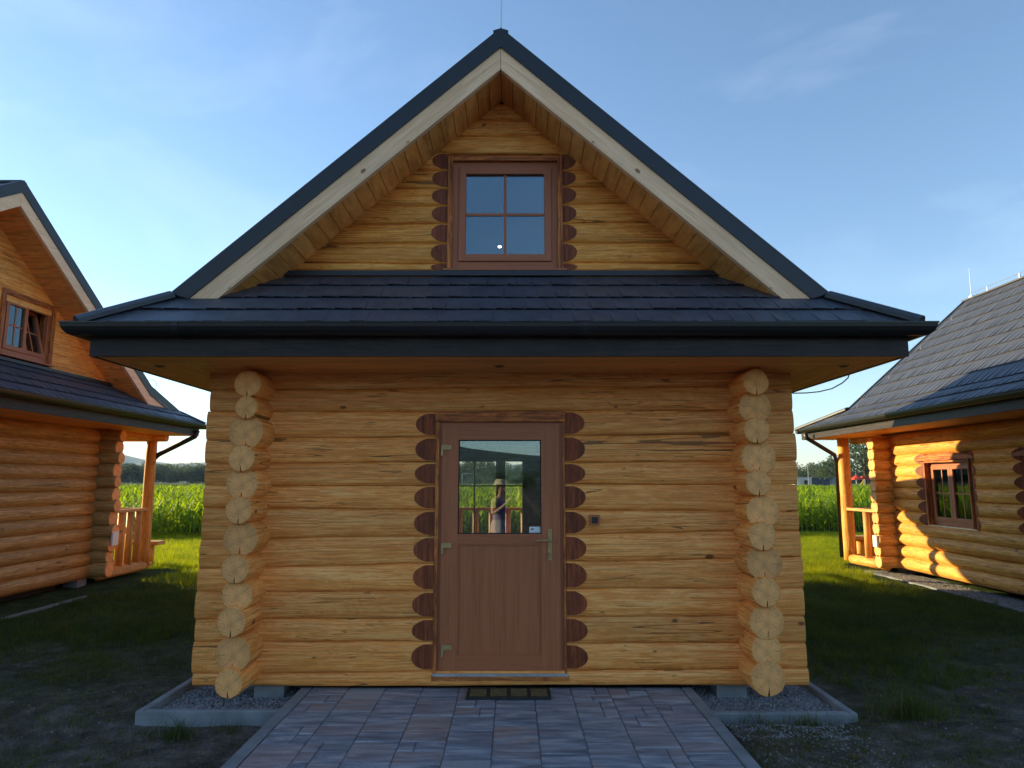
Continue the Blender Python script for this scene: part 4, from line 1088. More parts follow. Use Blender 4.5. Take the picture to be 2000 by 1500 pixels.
for (x0, x1, lab) in ((-1.655, -1.565, 'left'), (1.505, 1.595, 'right')):
    for k in range(8):
        kb = kerb(x0, x1, 0.05 - (k + 1) * 1.0 + 0.003, 0.05 - k * 1.0, 0.004); kb.parent = pth; kb.name = 'edging_stone'
kerbs = [(-2.69, -1.66, -0.47, -0.41, -0.02, 'grey concrete kerb in front of the gravel bed left of the path', 'l'),
         (-2.75, -2.69, -0.47, 8.6, -0.02, 'long concrete kerb running back beside the left wall of the middle cabin', 's'),
         (1.60, 2.65, -0.47, -0.41, -0.035, 'grey concrete kerb in front of the gravel bed right of the path', 'r'),
         (2.65, 2.71, -0.47, 8.6, -0.035, 'long concrete kerb running back beside the right wall of the middle cabin', 't')]
for x0, x1, y0, y1, zt, lab, _ in kerbs: tag(kerb(x0, x1, y0, y1, zt), lab, 'kerb')
def kerb_line(x0, x1, y0, y1, zt, lab): tag(kerb(x0, x1, y0, y1, zt), lab, 'kerb')
kerb_line(7.22, 7.27, 0.0, 8.3, -0.085, 'concrete kerb along the gravel strip beside the right cabin')
kerb_line(-6.66, -6.60, -1.0, 5.2, -0.085, 'concrete kerb along the foot of the left cabin')

# doormat
dm = thing('doormat', 'black rubber doormat with tan bristle panels on the paving before the door', 'doormat', (0, 0, 0))
q0, q1 = P(918, 1365, -0.3).x, P(1072, 1365, -0.3).x
mx0, mx1, my0, my1 = -0.265, 0.405, -0.285, -0.035
m = MB(); e = 0.022
m.box(IDF, mx0, mx1, my0, my0 + e, 0.004, 0.024); m.box(IDF, mx0, mx1, my1 - e, my1, 0.004, 0.024); nb = 4
for i in range(nb + 1):
    x = mx0 + (mx1 - mx0 - e) * i / nb; m.box(IDF, x, x + e, my0 + e, my1 - e, 0.004, 0.0235)
m.box(IDF, mx0 + .005, mx1 - .005, my0 + .005, my1 - .005, 0.003, 0.009)
m.build('rubber_frame', M['rubber'], dm)
for i in range(nb):
    xa = mx0 + (mx1 - mx0 - e) * i / nb + e + 0.004; xb = mx0 + (mx1 - mx0 - e) * (i + 1) / nb - 0.004
    m = MB(); n_ = 7
    for j in range(n_):
        ya = my0 + e + 0.004 + (my1 - my0 - 2 * e - 0.008) * j / n_; m.box(IDF, xa, xb, ya + 0.004, ya + 0.016, 0.009, 0.026 + pr.uniform(-.002, .002))
    m.build('bristle_strip', M['coir'], dm)

# ------------------------------------------------------------------ ground
def axis(lo, hi, near, step, grow):
    a = [0.0]
    while a[-1] < hi: a.append(a[-1] + (step if a[-1] < near else a[-1] * grow))
    b = [0.0]
    while b[-1] > lo: b.append(b[-1] - (step if -b[-1] < near else -b[-1] * grow))
    return sorted(set(a + b))
def gz(x, y):
    d = math.hypot(x, y)
    k = max(0.0, 1 - d / 60)
    h = -0.105 + 0.025 * mn.noise(Vector((x * 0.7, y * 0.7, 0))) * (k > 0) + 0.02 * mn.noise(Vector((x * 2.7, y * 2.7, 3))) * (k > 0)
    if d < 12: h += 0.012 * mn.noise(Vector((x * 9, y * 9, 5)))
    if -6.6 < x < -1.7 and y < -0.3: h -= 0.05 * min(1, (-0.3 - y) * 2)      # lower soil left of the path
    if -2.7 < x < 2.66 and y > -0.43: h = min(h, -0.13)
    if 1.6 < x < 6 and y < -0.45: h += 0.062 * min(1, (-0.45 - y) * 4)
    if -1.7 < x < 1.65: h = -0.14
    return h
xs = axis(-6000, 6000, 9, 0.13, 0.13); ys = axis(-6000, 6000, 9, 0.13, 0.13)
V_ = [(x, y, gz(x, y)) for y in ys for x in xs]; nx = len(xs)
F_g = [(j * nx + i, j * nx + i + 1, (j + 1) * nx + i + 1, (j + 1) * nx + i) for j in range(len(ys) - 1) for i in range(nx - 1)]
me = bpy.data.meshes.new('ground'); me.from_pydata(V_, [], F_g); me.materials.append(M['ground']); me.polygons.foreach_set('use_smooth', [True] * len(F_g))
g_ = bpy.data.objects.new('ground', me); COL.objects.link(g_); tag(g_, kind='structure')

# ------------------------------------------------------------------ scattered stuff through geometry nodes
def np_mesh(name, v, f, mats, mi=None, link=False):
    me = bpy.data.meshes.new(name); me.from_pydata(v, [], f)
    for q in mats: me.materials.append(q)
    if mi is not None: me.polygons.foreach_set('material_index', mi)
    o = bpy.data.objects.new(name, me)
    if link: COL.objects.link(o)
    return o
def scatter(name, pts, rots, scl, protos, label, cat=None, rseed=0):
    me = bpy.data.meshes.new(name); me.from_pydata([tuple(p) for p in pts], [], [])
    a = me.attributes.new('rot', 'FLOAT_VECTOR', 'POINT'); a.data.foreach_set('vector', [c for r in rots for c in r])
    a = me.attributes.new('scl', 'FLOAT_VECTOR', 'POINT'); a.data.foreach_set('vector', [c for r in scl for c in (r if hasattr(r, '__len__') else (r, r, r))])
    a = me.attributes.new('idx', 'INT', 'POINT'); rr_ = random.Random(rseed); a.data.foreach_set('value', [rr_.randrange(len(protos)) for _ in pts])
    o = bpy.data.objects.new(name, me); COL.objects.link(o)
    ng = bpy.data.node_groups.new(name + '_nodes', 'GeometryNodeTree')
    ng.interface.new_socket('Geometry', in_out='INPUT', socket_type='NodeSocketGeometry'); ng.interface.new_socket('Geometry', in_out='OUTPUT', socket_type='NodeSocketGeometry')
    gi, go = ng.nodes.new('NodeGroupInput'), ng.nodes.new('NodeGroupOutput')
    ji = ng.nodes.new('GeometryNodeGeometryToInstance') 
    last = None
    infos = []
    for p in protos:
        q = ng.nodes.new('GeometryNodeObjectInfo'); q.inputs['Object'].default_value = p; q.inputs['As Instance'].default_value = True; infos.append(q)
    jn = ng.nodes.new('GeometryNodeJoinGeometry')
    for q in reversed(infos): ng.links.new(q.outputs['Geometry'], jn.inputs[0])
    ip = ng.nodes.new('GeometryNodeInstanceOnPoints'); ip.inputs['Pick Instance'].default_value = True
    def at(n, t):
        k = ng.nodes.new('GeometryNodeInputNamedAttribute'); k.data_type = t; k.inputs[0].default_value = n; return [x for x in k.outputs if x.enabled][0]
    ng.links.new(gi.outputs[0], ip.inputs['Points']); ng.links.new(jn.outputs[0], ip.inputs['Instance'])
    ng.links.new(at('idx', 'INT'), ip.inputs['Instance Index']); 
    ng.links.new(at('scl', 'FLOAT_VECTOR'), ip.inputs['Scale'])
    er = ng.nodes.new('FunctionNodeEulerToRotation'); ng.links.new(at('rot', 'FLOAT_VECTOR'), er.inputs[0]); ng.links.new(er.outputs[0], ip.inputs['Rotation'])
    ng.links.new(ip.outputs[0], go.inputs[0])
    md = o.modifiers.new('scatter', 'NODES'); md.node_group = ng
    tag(o, label, cat, kind='stuff')
    return o
def blade(v, f, x, y, z, h, w, ang, lean, seg=3, curl=1.0):
    dx, dy = math.cos(ang), math.sin(ang); k = len(v)
    for i in range(seg + 1):
        t = i / seg; ww = w * (1 - t) ** 0.7 if i < seg else 0
        ox = dx * lean * t * t * h; oy = dy * lean * t * t * h; zz = z + h * (t - curl * 0.35 * lean * t * t)
        if i < seg: v += [(x + ox - dy * ww, y + oy + dx * ww, zz), (x + ox + dy * ww, y + oy - dx * ww, zz)]
        else: v.append((x + ox, y + oy, zz))
    for i in range(seg - 1): f.append((k + 2 * i, k + 2 * i + 1, k + 2 * i + 3, k + 2 * i + 2))
    f.append((k + 2 * seg - 2, k + 2 * seg - 1, k + 2 * seg))
def grass_patch(name, n, size, h0, h1, seed, dry=0.08, w=0.0022, clump=0.0, gm_='grass'):
    r = random.Random(seed); v, f, mi = [], [], []
    cs = [(r.uniform(-size, size) / 2, r.uniform(-size, size) / 2) for _ in range(max(1, int(n / 22)))]
    for _ in range(n):
        if r.random() < clump: cx, cy = r.choice(cs); x, y = cx + r.gauss(0, 0.025), cy + r.gauss(0, 0.025)
        else: x, y = r.uniform(-size, size) / 2, r.uniform(-size, size) / 2
        k = len(f); blade(v, f, x, y, -0.01, r.uniform(h0, h1) * r.choice([1, 1, 0.6]), w * r.uniform(.7, 1.4), r.uniform(0, 6.28), r.uniform(0.1, 1.0), 3 if h1 > .1 else 2)
        mi += [1 if r.random() < dry else 0] * (len(f) - k)
    return np_mesh(name, v, f, [M[gm_], M['drygrass']], mi)
sunlit_p = [grass_patch('sunlit_patch_%s' % c, 1500, 1.0, 0.08, 0.17, 70 + i, 0.03, 0.003, 0.4, 'lush') for i, c in enumerate('ab')]
lawn_p = [grass_patch('lawn_patch_%s' % c, 1300, 1.0, 0.06, 0.15, i, 0.05, 0.0026, 0.5) for i, c in enumerate('ab')]
sparse_p = [grass_patch('sparse_patch_%s' % c, 150, 0.6, 0.02, 0.07, 10 + i, 0.35, 0.0016, 0.85) for i, c in enumerate('ab')]
tuft_p = [grass_patch('tuft_patch_%s' % c, 90, 0.16, 0.10, 0.24, 20 + i, 0.1, 0.0026, 0.0) for i, c in enumerate('ab')]
gr = random.Random(5)
def blocked(x, y, pad=0.0):
    if -2.80 < x < 2.76 and y > -0.5 and y < 9.6: return True
    if -1.72 < x < 1.66 and y <= 0: return True
    if 7.22 - pad < x < 12.5 and -1 < y < 8.3: return True
    if 7.4 - pad < x < 12.5 and 0 < y < 9.4: return True
    if -15 < x < -6.62 + pad and -1.2 < y < 8.2: return True
    return False
def lawn_den(x, y):
    n = mn.noise(Vector((x * 0.45, y * 0.45, 1.3))) * 0.9 + mn.noise(Vector((x * 1.3, y * 1.3, 8))) * 0.5
    if x < 0: return (y - 1.6) * 0.55 + n + 0.2
    d = (y - (1.2 if x < 4.6 else 2.4)) * 0.6 + n + 0.45
    if 2.8 < x < 4.6: d += 0.9 * (y > -0.6)
    return d
pts, rots, scs = [], [], []
y = -1.0
while y < 17.8:
    x = -14.0
    while x < 16.0:
        xx, yy = x + gr.uniform(-.2, .2), y + gr.uniform(-.2, .2)
        den = lawn_den(xx, yy)
        if not blocked(xx, yy, 0.15) and gr.random() < den:
            if not any(blocked(xx + a, yy + b) for a in (-.35, .35) for b in (-.35, .35)):
                pts.append((xx, yy, gz(xx, yy))); rots.append((0, 0, gr.uniform(0, 6.28))); k = gr.uniform(.7, 1.15); hh = 0.6 + 0.5 * min(1, max(0, den)); scs.append((k, k, k * hh))
        x += 0.62
    y += 0.62
far_ = [i for i, p in enumerate(pts) if p[1] + gr.uniform(-.8, .8) > 6.3]; fs = set(far_); near_ = [i for i in range(len(pts)) if i not in fs]  # far part of the lawn takes the grass with painted sunlight
pick = lambda l, ii: [l[i] for i in ii]
scatter('lawn_grass', pick(pts, near_), pick(rots, near_), pick(scs, near_), lawn_p, 'lawn grass beside the cabins, in the darker shaded tone')
scatter('sunlit_lawn_grass', pick(pts, far_), pick(rots, far_), pick(scs, far_), sunlit_p, 'lawn grass between the cabins and the corn, sunlight painted into its colour')
pts, rots, scs = [], [], []
for _ in range(3800):
    x, y = gr.uniform(-8.5, 9.5), gr.uniform(-4.2, 4.0)
    if blocked(x, y): continue
    if mn.noise(Vector((x * 0.8, y * 0.8, 4))) + 0.10 * (y + 1.5) + gr.uniform(-.25, .25) < -0.06: continue
    pts.append((x, y, gz(x, y))); rots.append((0, 0, gr.uniform(0, 6.28))); k = gr.uniform(.5, 1.3); scs.append((k, k, k))
scatter('sparse_grass', pts, rots, scs, sparse_p, 'sparse low grass growing on the bare soil')
# weed tufts
def tuft(x, y, n, sp, lab, s=1.0):
    v, f, mi = [], [], []
    for _ in range(n):
        a, r_ = gr.uniform(0, 6.28), abs(gr.gauss(0, sp)); k = len(f)
        blade(v, f, r_ * math.cos(a), r_ * math.sin(a) * 0.6, -0.02, gr.uniform(0.10, 0.26) * s, gr.uniform(.002, .0042), gr.uniform(0, 6.28), gr.uniform(.2, 1.1), 4)
        mi += [1 if gr.random() < .1 else 0] * (len(f) - k)
    o = np_mesh('grass_tuft', v, f, [M['grass'], M['drygrass']], mi, True); o.location = (x, y, gz(x, y)); tag(o, lab, 'grass tuft')
a = P(350, 1425, -0.62); tuft(a.x, -0.66, 190, 0.10, 'broad tuft of grass in front of the kerb left of the path', 0.75)
a = P(440, 1430, -0.7); tuft(a.x, -0.60, 60, 0.07, 'small tuft of grass between left kerb and paved path', 0.6)
tuft(3.15, -0.35, 330, 0.16, 'tall grass tuft at the outer corner of the right kerb', 1.35)
tuft(2.35, -0.56, 45, 0.10, 'thin weeds in front of the kerb right of the path', 0.7)
tuft(-3.6, -0.9, 60, 0.10, 'low grass tuft on the bare soil at the lower left', 0.6)
# corn
def corn_patch(name, seed):
    r = random.Random(seed); v, f = [], []
    for row in range(4):
        for k in range(14):
            x, y = (k - 6.5) * 0.21 + r.uniform(-.05, .05), (row - 1.5) * 0.72 + r.uniform(-.06, .06)
            H = r.uniform(0.95, 1.5)
            b = len(v); v += [(x - .012, y, 0), (x + .012, y, 0), (x + .006, y + .01, H * .85), (x - .006, y, H * .85)]; f.append((b, b + 1, b + 2, b + 3))
            a0 = r.uniform(0, 6.28)
            for q in range(9):
                z0 = H * (0.12 + 0.085 * q); ln = r.uniform(0.42, 0.68) * (1 - 0.03 * q); an = a0 + (q % 2) * math.pi + r.uniform(-.4, .4)
                dx, dy = math.cos(an), math.sin(an); rise = r.uniform(.25, .42); wd = r.uniform(.026, .038); b = len(v); sg = 5
                for i in range(sg + 1):
                    t = i / sg; w = wd * (math.sin(math.pi * min(1, t * .85 + .15)) ** .7) if i < sg else 0
                    px, zz = ln * t, z0 + rise * math.sin(t * 2.6) * (1 - .1 * t) - 0.16 * t * t
                    if i < sg: v += [(x + dx * px - dy * w, y + dy * px + dx * w, zz), (x + dx * px + dy * w, y + dy * px - dx * w, zz + .006)]
                    else: v.append((x + dx * px, y + dy * px, zz))
                for i in range(sg - 1): f.append((b + 2 * i, b + 2 * i + 1, b + 2 * i + 3, b + 2 * i + 2))
                f.append((b + 2 * sg - 2, b + 2 * sg - 1, b + 2 * sg))
    return np_mesh(name, v, f, [M['corn']])
corn_p = [corn_patch('corn_patch_%s' % c, 40 + i) for i, c in enumerate('abc')]
pts, rots, scs = [], [], []
y = 0.0
while y < 58:
    x = -48
    while x < 52:
        if abs(x) < (y + 22) * 0.72 + 3:
            pts.append((x + gr.uniform(-.3, .3), y + 18.9 + 0.115 * x, -0.1)); rots.append((0, 0, gr.choice([0, math.pi]) + 0.115)); k = gr.uniform(.85, 1.07); scs.append((1, 1, k))
        x += 2.92
    y += 2.88
scatter('corn_field', pts, rots, scs, corn_p, 'field of green corn behind the cabins')
# gravel
def stones(name, regions, s0, s1, mat_, lab, z=None, seed=9, kind='stuff'):
    r = random.Random(seed); v, f = [], []
    base = [Vector(p) for p in ((1, 0, 0), (-1, 0, 0), (0, 1, 0), (0, -1, 0), (0, 0, 1), (0, 0, -1))]
    tri = ((0, 2, 4), (2, 1, 4), (1, 3, 4), (3, 0, 4), (2, 0, 5), (1, 2, 5), (3, 1, 5), (0, 3, 5))
    for (x0, x1, y0, y1, n) in regions:
        for _ in range(n):
            x, y = r.uniform(x0, x1), r.uniform(y0, y1); s = r.uniform(s0, s1) * r.choice([1, 1, .6]); b = len(v)
            if z is None and blocked(x, y): continue
            q = Matrix.Rotation(r.uniform(0, 6.28), 3, Vector((r.random(), r.random(), r.random() + .01)).normalized())
            zz = (gz(x, y) if z is None else z) + r.uniform(-.2, .5) * s
            for p in base: w = q @ Vector((p.x * r.uniform(.7, 1.2), p.y * r.uniform(.6, 1.1), p.z * r.uniform(.5, .9))) * s; v.append((x + w.x, y + w.y, zz + w.z * .8))
            f += [tuple(b + i for i in t) for t in tri]
    o = np_mesh(name, v, f, [mat_], None, True); tag(o, lab, kind=kind); return o
m = MB(); m.box(IDF, -2.69, -1.66, -0.41, 8.6, -0.3, -0.095); m.box(IDF, 1.60, 2.65, -0.41, 8.6, -0.3, -0.09); m.box(IDF, 7.27, 7.9, 0, 8.3, -0.3, -0.09); m.build('gravel_bed', M['stone']); tag(bpy.data.objects['gravel_bed'], kind='structure')
stones('gravel', [(-2.68, -1.67, -0.40, 0.35, 4200), (1.61, 2.64, -0.40, 0.35, 4200), (-2.68, -2.3, .35, 3, 1500), (2.3, 2.64, .35, 3, 1500)], 0.007, 0.017, M['stone'], 'grey gravel around the foot of the middle cabin', -0.086)
stones('gravel_strip', [(7.28, 7.8, 2.5, 8.2, 4500)], 0.006, 0.014, M['pebble'], 'pale gravel strip along the foot of the right cabin', -0.085, 12)
stones('pebbles', [(-6, -1.7, -2.6, 0.6, 500), (1.7, 6, -2.6, 0.3, 700), (1.65, 2.6, -1.9, -0.5, 900)], 0.004, 0.013, M['pebble'], 'pale pebbles scattered over the bare soil', None, 15)
stones('spilled_gravel', [(1.62, 2.5, -0.95, -0.47, 1500)], 0.004, 0.010, M['stone'], 'spilled grey gravel in front of the right kerb', None, 18)

# benches behind the porches
def bench(x, y, rz, lab):
    t = thing('bench', lab, 'bench', (x, y, -0.08), rz)
    m = MB(); m.box(IDF, -0.9, 0.9, -0.17, 0.17, 0.42, 0.50); m.build('seat', M['plank'], t)
    for s in (-1, 1):
        m = MB(); m.tube([(s * 0.65, 0, -0.02), (s * 0.65, 0, 0.418)], 0.10, 12); m.build('leg', M['log_dry'], t, smooth=True)
bench(-8.4, 9.2, 0, 'plank bench end showing past the porch post of the left cabin')
bench(9.0, 10.6, 0, 'low plank bench behind the porch railing of the right cabin')

# ------------------------------------------------------------------ trees
def crown_mesh(name, seed, w, h, n, leaf, mats, lobes=9, z0=0.25):
    r = random.Random(seed); v, f = [], []
    L_ = [(r.gauss(0, w * .26), r.gauss(0, w * .26), h * (z0 + (1 - z0) * r.uniform(.15, .85)), r.uniform(.22, .36)) for _ in range(lobes)] + [(0, 0, h * (z0 + (1 - z0) * .5), .42)]
    for _ in range(n):
        cx, cy, cz, s = r.choice(L_)
        d = Vector((r.gauss(0, 1), r.gauss(0, 1), r.gauss(0, 1))).normalized() * (r.random() ** .35)
        p = Vector((cx + d.x * w * s, cy + d.y * w * s, min(h, cz + d.z * h * s * .62)))
        if p.z < h * 0.06: p.z = h * 0.06 + r.random() * h * .1
        a = Vector((r.gauss(0, 1), r.gauss(0, 1), r.gauss(0, .6))).normalized(); b = a.cross(Vector((r.random() - .5, r.random() - .5, 1))).normalized()
        l = leaf * r.uniform(.5, 1.3); k = len(v)
        v += [tuple(p - a * l), tuple(p + b * l * .5 + a * l * .1), tuple(p + a * l), tuple(p - b * l * .5)]; f.append((k, k + 1, k + 2, k + 3))
    me = bpy.data.meshes.new(name); me.from_pydata(v, [], f); me.materials.append(mats); return me
crowns = [crown_mesh('crown', 60 + i, 7.5, 9.5, 2400, 0.34, M['tree2'] if i == 1 else M['tree']) for i in range(3)]
def trunk_mesh():
    m = MB(); m.tube([(0, 0, -0.3), (0.05, 0, 1.5), (-0.1, 0.1, 4), (0, 0, 7)], [0.28, 0.22, 0.15, 0.05], 8)
    for a in range(4): m.tube([(0, 0, 2.2 + a * .6), (1.2 * math.cos(a * 1.7), 1.2 * math.sin(a * 1.7), 3.8 + a * .6), (2.2 * math.cos(a * 1.7), 2.2 * math.sin(a * 1.7), 5 + a * .6)], [0.12, 0.07, 0.03], 6)
    o = m.build('trunk', M['bark'], None, smooth=True); me = o.data; bpy.data.objects.remove(o); return me
trm = trunk_mesh()
def tree(x, y, s, i, lab, grp=None, sz=None):
    t = thing('tree', lab, 'tree', (x, y, -0.2), gr.uniform(0, 6.28), grp); t.scale = (s, s, sz or s)
    for nm, me in (('crown', crowns[i]), ('trunk', trm)):
        o = bpy.data.objects.new(nm, me); COL.objects.link(o); o.parent = t
def ray(px, Y): return CAM.x + (px - 1000) / F_ * Y * 0.99
for px, Y, s, i, lab in ((1562, 150, 0.62, 0, 'small dark tree at the left end of the row beyond the containers'),
                         (1603, 132, 0.68, 1, 'pale green bushy tree behind the white container'),
                         (1636, 140, 0.80, 1, 'pale green tree behind the right cabin porch post'),
                         (1690, 112, 1.05, 0, 'large dark green tree seen through the right cabin porch'),
                         (1722, 118, 0.95, 2, 'dark tree right of the large one behind the right cabin porch')):
    tree(ray(px, Y), Y - 5.93, s, i, lab)
for px, Y, s, i, lab in ((905, 120, 0.62, 1, 'leafy tree seen through the left pane of the door glass'), (945, 112, 0.72, 1, 'full round tree seen through the middle of the door glass'), (1008, 125, 0.5, 2, 'small tree seen through the right pane of the door glass'), (965, 135, 0.6, 0, 'dark tree behind the centre stile in the door glass')):
    tree(ray(px, Y), Y - 5.93, s, i, lab)
# far-off wood as one mass of trees
cr_obj = []
for i, me_c in enumerate(crowns): o = bpy.data.objects.new('wood_crown_%s' % 'abc'[i], me_c); cr_obj.append(o)
pts, rots, scs = [], [], []
for k in range(1000):
    x = gr.uniform(-420, 420); y = 235 + gr.uniform(0, 60); pts.append((x, y, -0.6)); rots.append((0, 0, gr.uniform(0, 6.28))); s = gr.uniform(.70, 1.02) * (1.0 if x < -20 else 0.8); scs.append((s * 1.25, s * 1.25, s))
scatter('wood', pts, rots, scs, cr_obj, 'distant line of trees along the far edge of the fields')
# dark wood behind the photographer (seen only as a reflection)
pts, rots, scs = [], [], []
for k in range(150):
    x = gr.uniform(-160, 220); y = -95 - gr.uniform(0, 40); s = gr.uniform(.5, .85) * (1.5 if x > 8 else .6); pts.append((x, y, -.6)); rots.append((0, 0, gr.uniform(0, 6.28))); scs.append((s, s, s))
scatter('wood_edge', pts, rots, scs, cr_obj, 'dark trees mirrored in the door glass')
# hills
def hill(name, x0, x1, y0, y1, fn, nx_=70, ny_=10):
    v, f = [], []
    for j in range(ny_ + 1):
        for i in range(nx_ + 1):
            x = x0 + (x1 - x0) * i / nx_; t = j / ny_; y = y0 + (y1 - y0) * t
            v.append((x, y, -2 + fn(x) * math.sin(math.pi * min(1, t)) * (1 + .12 * mn.noise(Vector((x * .004, y * .004, 0))))))
    for j in range(ny_):
        for i in range(nx_): f.append((j * (nx_ + 1) + i, j * (nx_ + 1) + i + 1, (j + 1) * (nx_ + 1) + i + 1, (j + 1) * (nx_ + 1) + i))
    me = bpy.data.meshes.new(name); me.from_pydata(v, [], f); me.materials.append(M['forest']); me.polygons.foreach_set('use_smooth', [True] * len(f))
    o = bpy.data.objects.new(name, me); COL.objects.link(o); tag(o, kind='structure'); return o
def bell(x, c, w): return math.exp(-((x - c) / w) ** 2)
hill('hills', -3600, 3000, 2300, 3400, lambda x: 30 + 92 * bell(x, -1780, 230) + 62 * bell(x, -1150, 420) + 25 * mn.noise(Vector((x * .002, 0, 0))) + 45 * bell(x, 300, 900) * (x < 1200))
hill('hills_behind', -900, 800, -640, -330, lambda x: 17 + 20 * bell(x, -120, 110) + 5 * mn.noise(Vector((x * .02, 3, 0))), 90, 10)

# ------------------------------------------------------------------ far things beyond the field
def container(px0, px1, Y, mt, lab, windows=0, h=2.5, dep=2.5):
    x0, x1 = ray(px0, Y), ray(px1, Y); t = thing('container', lab, 'container', ((x0 + x1) / 2, Y - 5.93, -0.1)); w = (x1 - x0) / 2
    m = MB(); m.box(IDF, -w, w, 0, dep, 0.15, h)
    for i in range(int(w * 2 / 0.35)): m.box(IDF, -w + .1 + i * .35, -w + .25 + i * .35, -0.03, 0.0, 0.2, h - .1)
    m.build('body', mt, t)
    m = MB(); m.box(IDF, -w - .03, w + .03, -0.05, dep + .03, h, h + .1); m.build('roof_frame', M['container_grey'], t)
    m = MB()
    for s in (-1, 1): m.box(IDF, s * w - .1, s * w + .1, -0.06, 0.1, 0, 0.15)
    m.build('foot', M['gutter'], t)
    if windows:
        m = MB(); m.box(IDF, w * .15, w * .55, -0.06, -0.035, 1.1, 2.0); m.build('window', M['gutter'], t)
container(1552, 1584, 128, M['container_white'], 'white site container with small window, leftmost beyond the corn', 1)
container(1585, 1619, 130, M['container_blue'], 'dark blue container between the white and grey ones beyond the corn')
container(1620, 1650, 131, M['container_grey'], 'light grey container behind the right cabin porch post')
def umbrella(px, Y, lab):
    t = thing('parasol', lab, 'parasol', (ray(px, Y), Y - 5.93, 0)); m = MB(); n = 8
    for i in range(n):
        a0, a1 = 2 * math.pi * i / n, 2 * math.pi * (i + 1) / n; r_ = .85
        m.face([(0, 0, 2.75), (r_ * math.cos(a0), r_ * math.sin(a0), 2.15), (r_ * math.cos(a1), r_ * math.sin(a1), 2.15)], [(0, 0)] * 3)
        m.face([(r_ * math.cos(a0), r_ * math.sin(a0), 2.15), (r_ * math.cos(a1), r_ * math.sin(a1), 2.15), (r_ * math.cos(a1), r_ * math.sin(a1), 1.95), (r_ * math.cos(a0), r_ * math.sin(a0), 1.95)], [(0, 0)] * 4)
    m.build('canopy', M['red'], t, recalc=False); m = MB(); m.tube([(0, 0, 0), (0, 0, 2.75)], .03, 6); m.build('pole', M['steel'], t)
umbrella(1673, 110, 'red parasol seen beside the porch post, left one of two'); umbrella(1687, 111, 'red parasol seen beside the porch wall, right one of two')
t = thing('play_slide', 'small yellow play slide beneath the red parasols beyond the corn', 'slide', (ray(1680, 106), 100, 0))
m = MB(); m.tube([(-.8, 0, .4), (-.3, 0, .8), (.5, 0, 1.75)], .13, 8); m.build('chute', M['yellow'], t); m = MB()
for s in (-.25, .25): m.tube([(.55, s, 0), (.55, s, 2.0)], .04, 6)
m.build('ladder', M['steel'], t)
for px, Y, h, lab in ((1672, 118, 4.1, 'slim lamp post above the left red parasol'), (1689, 119, 4.0, 'slim lamp post above the right red parasol'), (1558, 125, 4.6, 'thin pole at the left end of the containers'), (1579, 126, 4.4, 'thin pole behind the white container')):
    t = thing('lamp_post', lab, 'lamp post', (ray(px, Y), Y - 5.93, -.1)); m = MB(); m.tube([(0, 0, 0), (0, 0, h)], [.05, .035], 6); m.build('pole', M['steel'], t)
    m = MB(); m.box(IDF, -.3, .3, -.08, .08, h, h + .09); m.build('lamp_head', M['container_grey'], t)
gt = thing('football_goal', 'white football goal on the far side of the corn, seen through the door glass', 'goal', (ray(914, 118), 112, 0))
m = MB(); 
for s in (-1.0, 1.0): m.tube([(s, 0, 0), (s, 0, 3.0)], .06, 6)
m.tube([(-1.0, 0, 3.0), (1.0, 0, 3.0)], .06, 6); m.build('goal_frame', M['white'], gt)
m = MB()
for i in range(7):
    m.tube([(-.95 + i * .316, 0.02, 3.0), (-.95 + i * .316, 0.9, 0)], .012, 4)
for i in range(7): m.tube([(-1, .13 * i, 3.0 - .42 * i), (1, .13 * i, 3.0 - .42 * i)], .012, 4)
m.build('net', M['white'], gt)

